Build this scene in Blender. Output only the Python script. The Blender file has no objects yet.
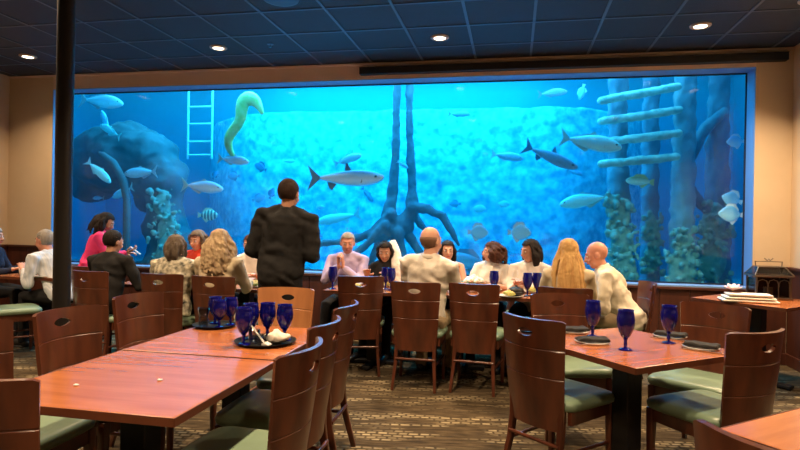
import bpy, math, random
from mathutils import Vector, Matrix, noise
C = bpy.context.scene
COL = C.collection
random.seed(11)
PI = math.pi
def R(d): return math.radians(d)

# ------------------------------------------------------------------ camera
EYE = 1.38
yaw, roll, pitch = R(11.2), R(1.03), R(-0.1)
F0 = Vector((-math.sin(yaw), math.cos(yaw), 0)); R0 = Vector((math.cos(yaw), math.sin(yaw), 0)); U0 = Vector((0, 0, 1))
FW = math.cos(pitch)*F0 + math.sin(pitch)*U0; U1 = -math.sin(pitch)*F0 + math.cos(pitch)*U0
RI = math.cos(roll)*R0 + math.sin(roll)*U1; UP = -math.sin(roll)*R0 + math.cos(roll)*U1
cam = bpy.data.cameras.new('camera'); cam.sensor_width = 36; cam.lens = 36*575/800; cam.clip_start = 0.05
co = bpy.data.objects.new('camera', cam); COL.objects.link(co)
m = Matrix((RI, UP, -FW)).transposed().to_4x4(); m.translation = (0, 0, EYE); co.matrix_world = m
C.camera = co

# ------------------------------------------------------------------ world, exposure
C.view_settings.view_transform = 'Standard'; C.view_settings.look = 'None'
C.view_settings.exposure = 0.12; C.view_settings.gamma = 1.0; C.view_settings.use_curve_mapping = False
w = bpy.data.worlds.new('world'); C.world = w; w.use_nodes = True
w.node_tree.nodes['Background'].inputs[0].default_value = (0.02, 0.02, 0.025, 1)
w.node_tree.nodes['Background'].inputs[1].default_value = 0.3
C.cycles.max_bounces = 8; C.cycles.diffuse_bounces = 3; C.cycles.glossy_bounces = 3
C.cycles.transmission_bounces = 6; C.cycles.transparent_max_bounces = 12; C.cycles.volume_bounces = 0
C.cycles.sample_clamp_indirect = 4.0; C.cycles.caustics_reflective = False; C.cycles.caustics_refractive = False
C.cycles.use_denoising = True

# lights of the tank (lamps hung over the water) and of the room (ceiling downlights); powers in W
TANK_LAMPS = [  # x, y, size x, size y, power, colour
    (-7.2, 9.6, 1.8, 1.8, 60, (0.12, 0.75, 1.0)),
    (-2.5, 11.3, 6.0, 1.2, 190, (0.10, 0.78, 1.0)),
    (2.2, 9.6, 1.8, 1.8, 50, (0.14, 0.75, 1.0)),
    (-5.9, 7.6, 1.6, .8, 34, (0.20, 0.75, 1.0)),
    (-4.3, 8.3, 1.8, 1.7, 190, (0.14, 0.76, 1.0)),
    (-2.3, 8.3, 1.8, 1.7, 210, (0.14, 0.72, 1.0)),
    (-0.3, 8.3, 1.8, 1.7, 175, (0.14, 0.68, 1.0)),
    (-3.4, 7.5, 2.0, .6, 60, (0.30, 0.72, 1.0)),
    (-0.6, 7.5, 2.0, .6, 50, (0.30, 0.72, 1.0)),
    (1.8, 7.6, 1.6, .8, 40, (0.24, 0.66, 1.0)),
]
DOWN_POWER = 24
DOWN_COL = (1.0, 0.70, 0.42)
def area(name, loc, sx, sy, p, col, spread=180, rot=(0, 0, 0), parent=None):
    l = bpy.data.lights.new(name, 'AREA'); l.shape = 'RECTANGLE'; l.size = sx; l.size_y = sy; l.energy = p; l.color = col
    l.spread = R(spread)
    o = bpy.data.objects.new(name, l); COL.objects.link(o); o.location = loc; o.rotation_euler = rot; o.parent = parent
    return o
for x, y, sx, sy, p, c in TANK_LAMPS:
    area('tank_lamp', (x, y, 4.55), sx, sy, p, c)

# ------------------------------------------------------------------ mesh helpers
class MB:
    def __init__(s): s.v = []; s.f = []; s.m = []; s.cur = 0
    def face(s, *i): s.f.append(tuple(i)); s.m.append(s.cur)
    def add(s, vs, fs):
        b = len(s.v); s.v += [Vector(p) for p in vs]
        for f in fs: s.f.append(tuple(b+i for i in f)); s.m.append(s.cur)
        return b
    def xf(s, M, start=0):
        for i in range(start, len(s.v)): s.v[i] = M @ s.v[i]
    def box(s, c, d, M=None):
        x, y, z = c; a, b, h = d[0]/2, d[1]/2, d[2]/2
        vs = [Vector((x+i*a, y+j*b, z+k*h)) for k in (-1, 1) for j in (-1, 1) for i in (-1, 1)]
        if M: vs = [M @ v for v in vs]
        s.add(vs, [(0, 2, 3, 1), (4, 5, 7, 6), (0, 1, 5, 4), (2, 6, 7, 3), (0, 4, 6, 2), (1, 3, 7, 5)])
    def rings(s, rs, cap=True, closed=True):
        n = len(rs[0]); vs = [p for r in rs for p in r]; fs = []
        for k in range(len(rs)-1):
            for i in range(n if closed else n-1):
                j = (i+1) % n
                fs.append((k*n+i, k*n+j, (k+1)*n+j, (k+1)*n+i))
        if cap: fs.append(tuple(reversed(range(n)))); fs.append(tuple((len(rs)-1)*n+i for i in range(n)))
        s.add(vs, fs)
    def tube(s, pts, rad, n=10, round_=True, flat=1.0, side=None):
        pts = [Vector(p) for p in pts]
        if isinstance(rad, (int, float)): rad = [rad]*len(pts)
        T = []
        for i in range(len(pts)):
            a = pts[max(0, i-1)]; b = pts[min(len(pts)-1, i+1)]
            t = (b-a); T.append(t.normalized() if t.length > 1e-9 else Vector((0, 0, 1)))
        u = Vector(side) if side else (Vector((1, 0, 0)) if abs(T[0].x) < .8 else Vector((0, 1, 0)))
        rs = []
        def ring(c, t, r):
            nonlocal u
            u = (u - t*u.dot(t)); u = u.normalized() if u.length > 1e-6 else t.orthogonal().normalized()
            w_ = t.cross(u)
            rs.append([c + (u*math.cos(2*PI*i/n)*r + w_*math.sin(2*PI*i/n)*r*flat) for i in range(n)])
        if round_:
            for a in (80, 50, 25): ring(pts[0]-T[0]*rad[0]*math.sin(R(a)), T[0], rad[0]*math.cos(R(a)))
        for p, t, r in zip(pts, T, rad): ring(p, t, r)
        if round_:
            for a in (25, 50, 80): ring(pts[-1]+T[-1]*rad[-1]*math.sin(R(a)), T[-1], rad[-1]*math.cos(R(a)))
        s.rings(rs)
    def ell(s, c, r, M=None, n=14, k=9):
        c = Vector(c); rs = []
        for i in range(1, k):
            a = PI*i/k
            rs.append([c + Vector((r[0]*math.sin(a)*math.cos(2*PI*j/n), r[1]*math.sin(a)*math.sin(2*PI*j/n), -r[2]*math.cos(a))) for j in range(n)])
        if M: rs = [[M @ p for p in q] for q in rs]
        s.rings(rs)
    def lathe(s, prof, c=(0, 0, 0), n=20):
        c = Vector(c)
        s.rings([[c+Vector((r*math.cos(2*PI*i/n), r*math.sin(2*PI*i/n), z)) for i in range(n)] for r, z in prof])
    def prism(s, outline, t, M=None):          # outline in XZ, thickness along Y
        n = len(outline)
        vs = [Vector((x, -t/2, z)) for x, z in outline]+[Vector((x, t/2, z)) for x, z in outline]
        if M: vs = [M @ v for v in vs]
        s.add(vs, [tuple(range(n)), tuple(reversed(range(n, 2*n)))]+[(i, i+n, (i+1) % n+n, (i+1) % n) for i in range(n)])
    def mesh(s, name, mats):
        me = bpy.data.meshes.new(name); me.from_pydata([tuple(v) for v in s.v], [], s.f)
        for mt in (mats if isinstance(mats, (list, tuple)) else [mats]): me.materials.append(mt)
        if any(s.m): me.polygons.foreach_set('material_index', s.m)
        me.update(); return me
def link(name, me, parent=None):
    o = bpy.data.objects.new(name, me); COL.objects.link(o); o.parent = parent; return o
def bake(o):
    dg = bpy.context.evaluated_depsgraph_get(); dg.update()
    me = bpy.data.meshes.new_from_object(o.evaluated_get(dg)); old = o.data
    o.modifiers.clear(); o.data = me; bpy.data.meshes.remove(old); return o
def smooth(me, flag=True): me.polygons.foreach_set('use_smooth', [flag]*len(me.polygons)); me.update()
def fixn(me):
    import bmesh
    b = bmesh.new(); b.from_mesh(me); bmesh.ops.remove_doubles(b, verts=b.verts, dist=1e-5)
    bmesh.ops.recalc_face_normals(b, faces=b.faces); b.to_mesh(me); b.free()
def obj(name, mb, mats, parent=None, bevel=0, sm=False, seg=2, sub=0):
    me = mb.mesh(name, mats); fixn(me)
    o = link(name, me, parent)
    if bevel or sub:
        if bevel:
            b = o.modifiers.new('b', 'BEVEL'); b.width = bevel; b.segments = seg; b.limit_method = 'ANGLE'; b.angle_limit = R(40)
        if sub:
            q = o.modifiers.new('s', 'SUBSURF'); q.levels = sub; q.render_levels = sub
        bake(o)
    if sm:
        smooth(o.data)
    return o
def soft(o, ang=40):
    smooth(o.data)
    try: o.data.set_sharp_from_angle(angle=R(ang))
    except Exception: pass
    return o
def vox(name, mb, mats, parent=None, size=.008, it=3, disp=None, fac=.5):
    me = mb.mesh(name, mats); o = link(name, me, parent)
    r = o.modifiers.new('r', 'REMESH'); r.mode = 'VOXEL'; r.voxel_size = size
    if it:
        q = o.modifiers.new('s', 'SMOOTH'); q.iterations = it; q.factor = fac
    bake(o); me = o.data
    if disp:
        ns = [v.normal.copy() for v in me.vertices]
        for v, nn in zip(me.vertices, ns): v.co += nn*disp(v.co)
    smooth(me); return o
def thing(name, label, cat, loc=(0, 0, 0), rotz=0, group=None):
    o = bpy.data.objects.new(name, None); COL.objects.link(o); o.location = loc; o.rotation_euler = (0, 0, rotz)
    o.empty_display_size = .1; tag(o, label, cat, group); return o
def tag(o, label, cat, group=None, kind=None):
    o['label'] = label; o['category'] = cat
    if group: o['group'] = group
    if kind: o['kind'] = kind
    return o
def struct(name, mb, m, bevel=0): o = obj(name, mb, m, None, bevel); o['kind'] = 'structure'; return o
def kids(o): return list(o.children)
def dup(root, loc, rotz, label, group=None):
    r = root.copy(); COL.objects.link(r); r.location = loc; r.rotation_euler = (0, 0, rotz); r['label'] = label
    if group: r['group'] = group
    for ch in kids(root):
        c = ch.copy(); COL.objects.link(c); c.parent = r
        for g in kids(ch):
            d = g.copy(); COL.objects.link(d); d.parent = c
    return r

# ------------------------------------------------------------------ materials
def mat(name, col, rough=.6, metal=0., spec=.5, var=None, scale=8., bump=0., bscale=40., stretch=(1, 1, 1), coat=0., trans=0., sheen=0., emit=None, alpha=None):
    m = bpy.data.materials.new(name); m.use_nodes = True; nt = m.node_tree; N = nt.nodes; L = nt.links
    b = N['Principled BSDF']; b.inputs['Base Color'].default_value = (*col, 1); b.inputs['Roughness'].default_value = rough
    b.inputs['Metallic'].default_value = metal; b.inputs['Specular IOR Level'].default_value = spec
    b.inputs['Coat Weight'].default_value = coat; b.inputs['Coat Roughness'].default_value = .15
    b.inputs['Transmission Weight'].default_value = trans; b.inputs['Sheen Weight'].default_value = sheen
    if emit: b.inputs['Emission Color'].default_value = (*emit[0], 1); b.inputs['Emission Strength'].default_value = emit[1]
    if var or bump:
        tc = N.new('ShaderNodeTexCoord'); mp = N.new('ShaderNodeMapping'); mp.inputs['Scale'].default_value = stretch
        L.new(tc.outputs['Object'], mp.inputs[0])
    if var:
        n = N.new('ShaderNodeTexNoise'); n.inputs['Scale'].default_value = scale; n.inputs['Detail'].default_value = 5
        L.new(mp.outputs[0], n.inputs[0]); r = N.new('ShaderNodeValToRGB'); r.color_ramp.elements[0].position = .32; r.color_ramp.elements[1].position = .68
        r.color_ramp.elements[0].color = (*col, 1); r.color_ramp.elements[1].color = (*var, 1)
        L.new(n.outputs['Fac'], r.inputs[0]); L.new(r.outputs[0], b.inputs['Base Color'])
    if bump:
        n2 = N.new('ShaderNodeTexNoise'); n2.inputs['Scale'].default_value = bscale; n2.inputs['Detail'].default_value = 4
        L.new(mp.outputs[0], n2.inputs[0]); bp = N.new('ShaderNodeBump'); bp.inputs['Strength'].default_value = bump; bp.inputs['Distance'].default_value = .01
        L.new(n2.outputs['Fac'], bp.inputs['Height']); L.new(bp.outputs[0], b.inputs['Normal'])
    return m
M_wall = mat('wall_paint', (.64, .50, .34), .8, var=(.60, .465, .31), scale=3, bump=.05, bscale=60)
M_head = mat('soffit_paint', (.74, .57, .47), .8, var=(.70, .54, .44), scale=3)
M_wood = mat('chair_wood', (.125, .034, .015), .30, spec=.5, var=(.06, .017, .009), scale=5, stretch=(3, 3, .5), coat=.25)
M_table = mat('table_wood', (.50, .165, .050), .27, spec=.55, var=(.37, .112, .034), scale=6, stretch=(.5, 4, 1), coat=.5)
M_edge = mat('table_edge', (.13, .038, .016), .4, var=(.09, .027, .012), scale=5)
M_wains = mat('wainscot_wood', (.09, .026, .014), .45, var=(.055, .016, .009), scale=4, stretch=(4, 4, .4))
M_vinyl = mat('seat_vinyl', (.20, .29, .20), .36, spec=.5, var=(.17, .25, .17), scale=9)
M_black = mat('black_metal', (.012, .012, .013), .45, metal=.3)
M_blackp = mat('black_paint', (.010, .009, .009), .5)
M_tile = mat('ceiling_tile', (.022, .028, .040), .62, var=(.018, .022, .032), scale=20, bump=.25, bscale=90)
M_grid = mat('ceiling_grid', (.075, .095, .13), .35, metal=.0)
M_blue = mat('reveal_paint', (.16, .30, .55), .5)
M_gasket = mat('gasket', (.01, .015, .03), .5)
M_white = mat('white_linen', (.72, .68, .60), .8, bump=.2, bscale=30)
M_plate = mat('china', (.75, .73, .70), .25, spec=.5)
M_napkin = mat('black_napkin', (.012, .011, .012), .85, bump=.3, bscale=50)
M_tray = mat('tray_rubber', (.008, .009, .010), .7, spec=.2)
M_silver = mat('steel', (.55, .54, .52), .25, metal=1)
M_chrome = mat('bronze_metal', (.20, .16, .12), .35, metal=.9)

def carpet():
    m = bpy.data.materials.new('carpet'); m.use_nodes = True; nt = m.node_tree; N = nt.nodes; L = nt.links; b = N['Principled BSDF']
    b.inputs['Roughness'].default_value = .95; b.inputs['Specular IOR Level'].default_value = .1
    g = N.new('ShaderNodeNewGeometry')
    mp = N.new('ShaderNodeMapping'); L.new(g.outputs['Position'], mp.inputs[0]); mp.inputs['Rotation'].default_value = (0, 0, R(-8))
    wv = N.new('ShaderNodeTexNoise'); wv.inputs['Scale'].default_value = 6; L.new(mp.outputs[0], wv.inputs[0])
    ad = N.new('ShaderNodeMixRGB'); ad.blend_type = 'ADD'; ad.inputs[0].default_value = .045
    L.new(mp.outputs[0], ad.inputs[1]); L.new(wv.outputs['Color'], ad.inputs[2])
    br = N.new('ShaderNodeTexBrick'); L.new(ad.outputs[0], br.inputs[0]); br.inputs['Scale'].default_value = 1
    br.inputs['Brick Width'].default_value = .070; br.inputs['Row Height'].default_value = .042; br.inputs['Mortar Size'].default_value = .015
    br.inputs['Mortar Smooth'].default_value = .9; br.inputs['Bias'].default_value = 0
    br.inputs['Color1'].default_value = (1, 1, 1, 1); br.inputs['Color2'].default_value = (.35, .35, .35, 1); br.inputs['Mortar'].default_value = (0, 0, 0, 1)
    st = N.new('ShaderNodeMapping'); L.new(mp.outputs[0], st.inputs[0]); st.inputs['Scale'].default_value = (1.3, 7, 1)
    nz = N.new('ShaderNodeTexNoise'); nz.inputs['Scale'].default_value = 1.2; nz.inputs['Detail'].default_value = 3; L.new(st.outputs[0], nz.inputs[0])
    rp = N.new('ShaderNodeValToRGB'); rp.color_ramp.elements[0].position = .49; rp.color_ramp.elements[1].position = .62; L.new(nz.outputs['Fac'], rp.inputs[0])
    mu = N.new('ShaderNodeMath'); mu.operation = 'MULTIPLY'; L.new(br.outputs['Color'], mu.inputs[0]); L.new(rp.outputs[0], mu.inputs[1])
    n2 = N.new('ShaderNodeTexNoise'); n2.inputs['Scale'].default_value = 5; n2.inputs['Detail'].default_value = 6; L.new(st.outputs[0], n2.inputs[0])
    base = N.new('ShaderNodeValToRGB'); base.color_ramp.elements[0].color = (.032, .023, .014, 1); base.color_ramp.elements[1].color = (.092, .066, .037, 1)
    base.color_ramp.elements[0].position = .35; base.color_ramp.elements[1].position = .65; L.new(n2.outputs['Fac'], base.inputs[0])
    mx = N.new('ShaderNodeMixRGB'); mx.inputs[2].default_value = (.38, .31, .19, 1); L.new(mu.outputs[0], mx.inputs[0]); L.new(base.outputs[0], mx.inputs[1])
    L.new(mx.outputs[0], b.inputs['Base Color'])
    n3 = N.new('ShaderNodeTexNoise'); n3.inputs['Scale'].default_value = 250; L.new(g.outputs['Position'], n3.inputs[0])
    bp = N.new('ShaderNodeBump'); bp.inputs['Strength'].default_value = .5; bp.inputs['Distance'].default_value = .005; L.new(n3.outputs['Fac'], bp.inputs['Height']); L.new(bp.outputs[0], b.inputs['Normal'])
    return m
M_carpet = carpet()
def thin_glass(name, tint=(1, 1, 1), refl=1.0):
    m = bpy.data.materials.new(name); m.use_nodes = True; nt = m.node_tree; N = nt.nodes; L = nt.links
    N.remove(N['Principled BSDF']); t = N.new('ShaderNodeBsdfTransparent'); t.inputs[0].default_value = (*tint, 1)
    gl = N.new('ShaderNodeBsdfGlossy'); gl.inputs['Roughness'].default_value = .03
    fr = N.new('ShaderNodeLayerWeight'); fr.inputs[0].default_value = .5; pw_ = N.new('ShaderNodeMath'); pw_.operation = 'POWER'; pw_.inputs[1].default_value = 4
    L.new(fr.outputs['Facing'], pw_.inputs[0]); mu = N.new('ShaderNodeMath'); mu.operation = 'MULTIPLY_ADD'; mu.inputs[1].default_value = .7*refl; mu.inputs[2].default_value = .022*refl
    L.new(pw_.outputs[0], mu.inputs[0]); mx = N.new('ShaderNodeMixShader'); L.new(mu.outputs[0], mx.inputs[0]); L.new(t.outputs[0], mx.inputs[1]); L.new(gl.outputs[0], mx.inputs[2])
    L.new(mx.outputs[0], N['Material Output'].inputs[0]); return m
M_glass = thin_glass('tank_glass', (1, 1, 1), .8)
M_clear = thin_glass('clear_glass', (.80, .82, .84), 3.5)
M_smoke = thin_glass('smoky_pane', (.50, .46, .42), 1.2)
def cobalt():
    m = bpy.data.materials.new('cobalt_glass'); m.use_nodes = True; nt = m.node_tree; N = nt.nodes; L = nt.links; b = N['Principled BSDF']
    b.inputs['Base Color'].default_value = (.006, .008, .22, 1); b.inputs['Roughness'].default_value = .06; b.inputs['Coat Weight'].default_value = .6
    t = N.new('ShaderNodeBsdfTransparent'); t.inputs[0].default_value = (.05, .08, .85, 1)
    mx = N.new('ShaderNodeMixShader'); mx.inputs[0].default_value = .72; L.new(t.outputs[0], mx.inputs[1]); L.new(b.outputs[0], mx.inputs[2]); L.new(mx.outputs[0], N['Material Output'].inputs[0]); return m
M_cobalt = cobalt()
def water():
    m = bpy.data.materials.new('water'); m.use_nodes = True; nt = m.node_tree; N = nt.nodes; L = nt.links
    N.remove(N['Principled BSDF'])
    t = N.new('ShaderNodeBsdfTransparent'); L.new(t.outputs[0], N['Material Output'].inputs['Surface'])
    a = N.new('ShaderNodeVolumeAbsorption'); a.inputs['Color'].default_value = (.12, .86, .98, 1); a.inputs['Density'].default_value = .85
    s = N.new('ShaderNodeVolumeScatter'); s.inputs['Color'].default_value = (.07, .68, 1, 1); s.inputs['Density'].default_value = .075; s.inputs['Anisotropy'].default_value = .3
    ad = N.new('ShaderNodeAddShader'); L.new(a.outputs[0], ad.inputs[0]); L.new(s.outputs[0], ad.inputs[1]); L.new(ad.outputs[0], N['Material Output'].inputs['Volume'])
    return m
M_water = water()
M_back = mat('rockwork_backdrop', (.06, .40, .56), .9, var=(.50, .92, .94), scale=8, bump=1.0, bscale=11)
M_backp = mat('tank_back_paint', (.10, .60, .70), .9)
M_sand = mat('tank_sand', (.35, .45, .45), .9, var=(.22, .32, .34), scale=4, bump=.5, bscale=12)
M_rock = mat('tank_rock', (.11, .13, .16), .9, var=(.25, .26, .26), scale=3, bump=.8, bscale=9)
M_rockd = mat('dark_tank_rock', (.07, .08, .10), .9, var=(.12, .13, .16), scale=3, bump=.8, bscale=9)
M_root = mat('mangrove_bark', (.17, .16, .20), .9, var=(.09, .09, .13), scale=5, bump=.7, bscale=14, stretch=(1, 1, .4))
M_pile = mat('piling_wood', (.26, .31, .38), .9, var=(.12, .17, .24), scale=4, bump=.8, bscale=12, stretch=(1, 1, .4))
M_log = mat('pale_log', (.78, .84, .70), .9, var=(.42, .52, .46), scale=9, bump=.9, bscale=20)
M_coral = mat('coral_growth', (.17, .30, .26), .9, var=(.32, .44, .38), scale=14, bump=.9, bscale=20)
M_ladder = mat('pale_ladder', (.72, .82, .82), .5)

# ------------------------------------------------------------------ the room
XL, XR, YB, YF, ZC = -6.72, 2.80, 6.60, -4.2, 3.28
TX0, TX1, TZ0, TZ1 = -6.04, 2.45, .78, 3.085
b = MB(); b.box(((XL+XR)/2, (YB+YF)/2, -.05), (XR-XL+.4, YB-YF+.4, .1)); struct('floor', b, M_carpet)
b = MB(); b.box(((XL+XR)/2, (YB+YF)/2, ZC+.05), (XR-XL+.4, YB-YF+.4, .1)); struct('ceiling', b, M_tile)
b = MB()
xs = [-1.68+.61*k for k in range(-8, 8)]; ys = [4.86+.61*k for k in range(-14, 3)]
for x in xs: b.box((x, (YB+YF)/2, ZC-.003), (.024, YB-YF-.02, .010))
for y in ys: b.box(((XL+XR)/2, y, ZC-.0025), (XR-XL-.02, .024, .009))
struct('trim_ceiling_grid', b, M_grid)
b = MB()
b.box(((XL+TX0)/2, YB+.1, ZC/2), (TX0-XL, .2, ZC)); b.box(((XR+TX1)/2, YB+.1, ZC/2), (XR-TX1, .2, ZC))
struct('wall_back', b, M_wall)
b = MB(); b.box(((TX0+TX1)/2, YB+.1, TZ0/2-.01), (TX1-TX0, .2, TZ0-.02)); b.box(((TX0+TX1)/2, YB+.1, (TZ1+ZC)/2), (TX1-TX0, .2, ZC-TZ1)); struct('wall_back_tank_surround', b, [M_head])
for nm, x in (('wall_left', XL-.1), ('wall_right', XR+.1)):
    b = MB(); b.box((x, (YB+YF)/2, ZC/2), (.2, YB-YF+.4, ZC)); struct(nm, b, M_wall)
b = MB(); b.box(((XL+XR)/2, YF-.1, ZC/2), (XR-XL, .2, ZC)); struct('wall_front', b, M_wall)
# wainscot: raised and grooved boards with a cap
def wains(name, x0, x1, y, h, axis='x', face=-1):
    b = MB(); n = max(1, round((x1-x0)/.3)); st = (x1-x0)/n
    for i in range(n):
        c = x0+st*(i+.5)
        if axis == 'x': b.box((c, y+face*.012, h/2), (st-.006, .024, h))
        else: b.box((y+face*.012, c, h/2), (.024, st-.006, h))
    if axis == 'x':
        b.box(((x0+x1)/2, y+face*.022, h+.015), (x1-x0, .045, .03)); b.box(((x0+x1)/2, y+face*.02, .06), (x1-x0, .036, .12))
    else:
        b.box((y+face*.022, (x0+x1)/2, h+.015), (.045, x1-x0, .03)); b.box((y+face*.02, (x0+x1)/2, .06), (.036, x1-x0, .12))
    return struct(name, b, M_wains, .004)
wains('trim_wainscot_back_left', XL+.03, TX0-.02, YB, .98)
wains('trim_wainscot_tank', TX0, TX1, YB, .735)
wains('trim_wainscot_back_right', TX1+.02, XR-.03, YB, .98)
wains('trim_wainscot_left', YF, YB, XL, .98, 'y', 1)
wains('trim_wainscot_right', YF, YB, XR, .98, 'y', -1)
# blue reveal of the tank opening and its dark gasket
YG = 6.84
b = MB(); t = .006; ym = (YB+YG)/2+.002; dy = YG-YB
b.box(((TX0+TX1)/2, ym, TZ1-t/2), (TX1-TX0, dy, t)); b.box(((TX0+TX1)/2, ym, TZ0-.012), (TX1-TX0, dy, .02))
b.box((TX0+t/2, ym, (TZ0+TZ1)/2), (t, dy, TZ1-TZ0)); b.box((TX1-t/2, ym, (TZ0+TZ1)/2), (t, dy, TZ1-TZ0))
struct('trim_tank_reveal', b, M_blue)
b = MB(); g = .014
for z in (TZ0+.008, TZ1-.012): b.box(((TX0+TX1)/2, YG-.01, z), (TX1-TX0, .02, g))
for x in (TX0+.012, TX1-.012): b.box((x, YG-.01, (TZ0+TZ1)/2), (g, .02, TZ1-TZ0))
struct('trim_tank_gasket', b, M_gasket)
b = MB(); b.box(((TX0+TX1)/2, YG+.03, (TZ0+TZ1)/2), (TX1-TX0+.1, .05, TZ1-TZ0+.1)); struct('window_1', b, M_glass)
b = MB(); b.box(((-1.81+2.72)/2, YB-.045, 3.165), (4.53, .085, .075)); b.box(((-1.81+2.72)/2, YB-.045, 3.205), (4.53, .10, .008)); struct('trim_shade_track', b, M_blackp, .003)
b = MB(); b.box(((XL+XR)/2, YB-.012, ZC-.018), (XR-XL, .024, .02)); struct('trim_ceiling_edge', b, M_head)

# ------------------------------------------------------------------ the tank
TY1, TZB, TZT = 9.9, .45, 3.75; TYB = 12.4
b = MB()
b.box((-3, TYB+.1, 2.4), (15, .2, 4.4)); b.box((-9.9, 9.7, 2.4), (.2, 5.6, 4.4)); b.box((4.3, 9.7, 2.4), (.2, 5.6, 4.4))
b.box((-8.0, YG+.04, 2.4), (3.8, .12, 4.4)); b.box((3.42, YG+.04, 2.4), (1.9, .12, 4.4))
b.box((-2.0, YG+.04, 3.95), (10, .12, 1.7)); b.box((-2.0, YG+.04, .4), (10, .12, .6)); b.box((-3, 9.6, 4.7), (15, 5.9, .1))
struct('wall_tank', b, M_backp)
def gridmesh(name, x0, x1, z0, z1, nx, nz, fn, mats, parent=None):
    b = MB()
    vs = [fn(x0+(x1-x0)*i/nx, z0+(z1-z0)*k/nz) for k in range(nz+1) for i in range(nx+1)]
    b.add(vs, [(k*(nx+1)+i, k*(nx+1)+i+1, (k+1)*(nx+1)+i+1, (k+1)*(nx+1)+i) for k in range(nz) for i in range(nx)])
    return b
def fbm(x, y, z): return noise.fractal(Vector((x, y, z)), 1.0, 2.0, 4)
def rockpanel(x, z, back):
    e = max(0, -4.3-x)**2*.35+max(0, x-.6)**2*.55
    return (x, TY1+back-.05*fbm(x*.9, z*.9, 0)-.022*fbm(x*5, z*5, 5)+e, z+.02*fbm(x*3, 0, 9))
b = gridmesh('', -6.9, 2.9, TZB-.1, 3.36, 240, 80, lambda x, z: rockpanel(x, z, -.1), None)
b2 = gridmesh('', -6.9, 2.9, TZB-.1, 3.36, 240, 80, lambda x, z: Vector(rockpanel(x, z, .15))+Vector((0, .02, 0)), None); b.add(b2.v, b2.f)
nx, nz, base = 241, 81, 241*81
edge = [i for i in range(nx)]+[k*nx+nx-1 for k in range(1, nz)]+[(nz-1)*nx+i for i in range(nx-2, -1, -1)]+[k*nx for k in range(nz-2, 0, -1)]
for i in range(len(edge)): j = (i+1) % len(edge); b.face(edge[i], edge[j], edge[j]+base, edge[i]+base)
o = struct('wall_tank_rockwork', b, M_back); smooth(o.data)
b = gridmesh('', -9.8, 4.2, YG+.05, TYB, 200, 80, lambda x, y: (x, y, TZB+.12*fbm(x*.8, y*.8, 3)+.04*fbm(x*4, y*4, 1)), None)
o = struct('floor_tank', b, M_sand); smooth(o.data)
b = MB(); b.box((-2.8, (YG+.12+TYB-.05)/2, (TZB+.2+TZT)/2), (13.8, TYB-.05-YG-.12, TZT-TZB-.2))
o = obj('tank_water', b, M_water); tag(o, 'clear blue water filling the big aquarium behind the glass', 'water', kind='stuff')
# ------------------------------------------------------------------ downlights
def downlight():
    t = thing('recessed_downlight', 'x', 'ceiling light', (0, 0, ZC), 0, 'recessed ceiling downlights')
    b = MB(); b.lathe([(.058, -.012), (.064, -.016), (.088, -.014), (.094, -.008), (.094, 0), (.058, 0), (.058, -.012)], n=28); 
    soft(obj('trim_ring', b, mat('light_trim', (.55, .42, .30), .5), t))
    b = MB(); b.lathe([(0.001, -.017), (.040, -.016), (.058, -.013), (.058, -.009), (.001, -.009)], n=24)
    obj('lamp_lens', b, mat('warm_lamp', (1, .9, .7), .5, emit=((1, .80, .50), 7)), t)
    return t
dl0 = downlight(); first = True
def place_down(x, y, label, power):
    global first
    d = dl0 if first else dup(dl0, (x, y, ZC), 0, label); first = False
    d.location = (x, y, ZC); d['label'] = label
    l = bpy.data.lights.new('downlight_beam', 'AREA'); l.shape = 'DISK'; l.size = .11; l.energy = power; l.color = DOWN_COL; l.spread = R(125)
    o = bpy.data.objects.new('downlight_beam', l); COL.objects.link(o); o.parent = d; o.location = (0, 0, -.02)
for x, lab in ((-5.65, 'ceiling downlight left of the black column, nearest the left wall'), (-3.21, 'ceiling downlight between the black column and the big round ceiling disc'),
               (-.77, 'ceiling downlight over the middle of the tank, right of the big round disc'), (1.67, 'ceiling downlight above the right end of the tank')):
    place_down(x, 5.79, lab, DOWN_POWER)
place_down(2.36, 5.28, 'ceiling downlight cut by the top right corner of the picture', DOWN_POWER*.5)
for y in (3.35, .91, -1.53):
    for x in (-5.65, -3.21, -.77, 1.67):
        place_down(x, y, 'recessed ceiling downlight over the near part of the dining room, above the picture', DOWN_POWER*(1.15 if y > 3 else (.6 if y > 0 else .12))*({-.77: 1.35, 1.67: .75}.get(x, 1.0) if y > 3 else {-.77: 1.5, 1.67: .45}.get(x, 1.0)))
# ------------------------------------------------------------------ inside the tank
# sunken rockwork, mangrove, pilings, ladder
def rough(mb_fn, name, mats, size, amp, sc, parent=None, it=2):
    b = MB(); mb_fn(b)
    return vox(name, b, mats, parent, size, it, lambda p: amp*noise.fractal(p*sc, 1.0, 2.1, 4))
def f(b):
    b.ell((-6.15, 8.4, 2.45), (.78, .5, .52)); b.ell((-6.75, 8.6, 2.40), (.7, .45, .6)); b.ell((-5.80, 8.4, 2.12), (.36, .38, .62)); b.ell((-7.3, 8.8, 2.2), (.5, .4, .55))
    b.tube([(-5.55, 8.35, 2.1), (-5.50, 8.3, 1.7), (-5.42, 8.3, 1.3), (-5.35, 8.3, .9), (-5.3, 8.3, .4)], [.36, .27, .35, .42, .50], 14)
    b.ell((-5.05, 8.2, .75), (.45, .4, .42)); b.ell((-4.6, 8.0, .55), (.4, .35, .22)); b.ell((-5.9, 8.0, .5), (.5, .4, .2))
o = rough(f, 'rock_formation', [M_rockd], .045, .11, 2.3); tag(o, 'huge dark boulder on a leaning rock pillar at the left of the tank', 'rock')
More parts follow.
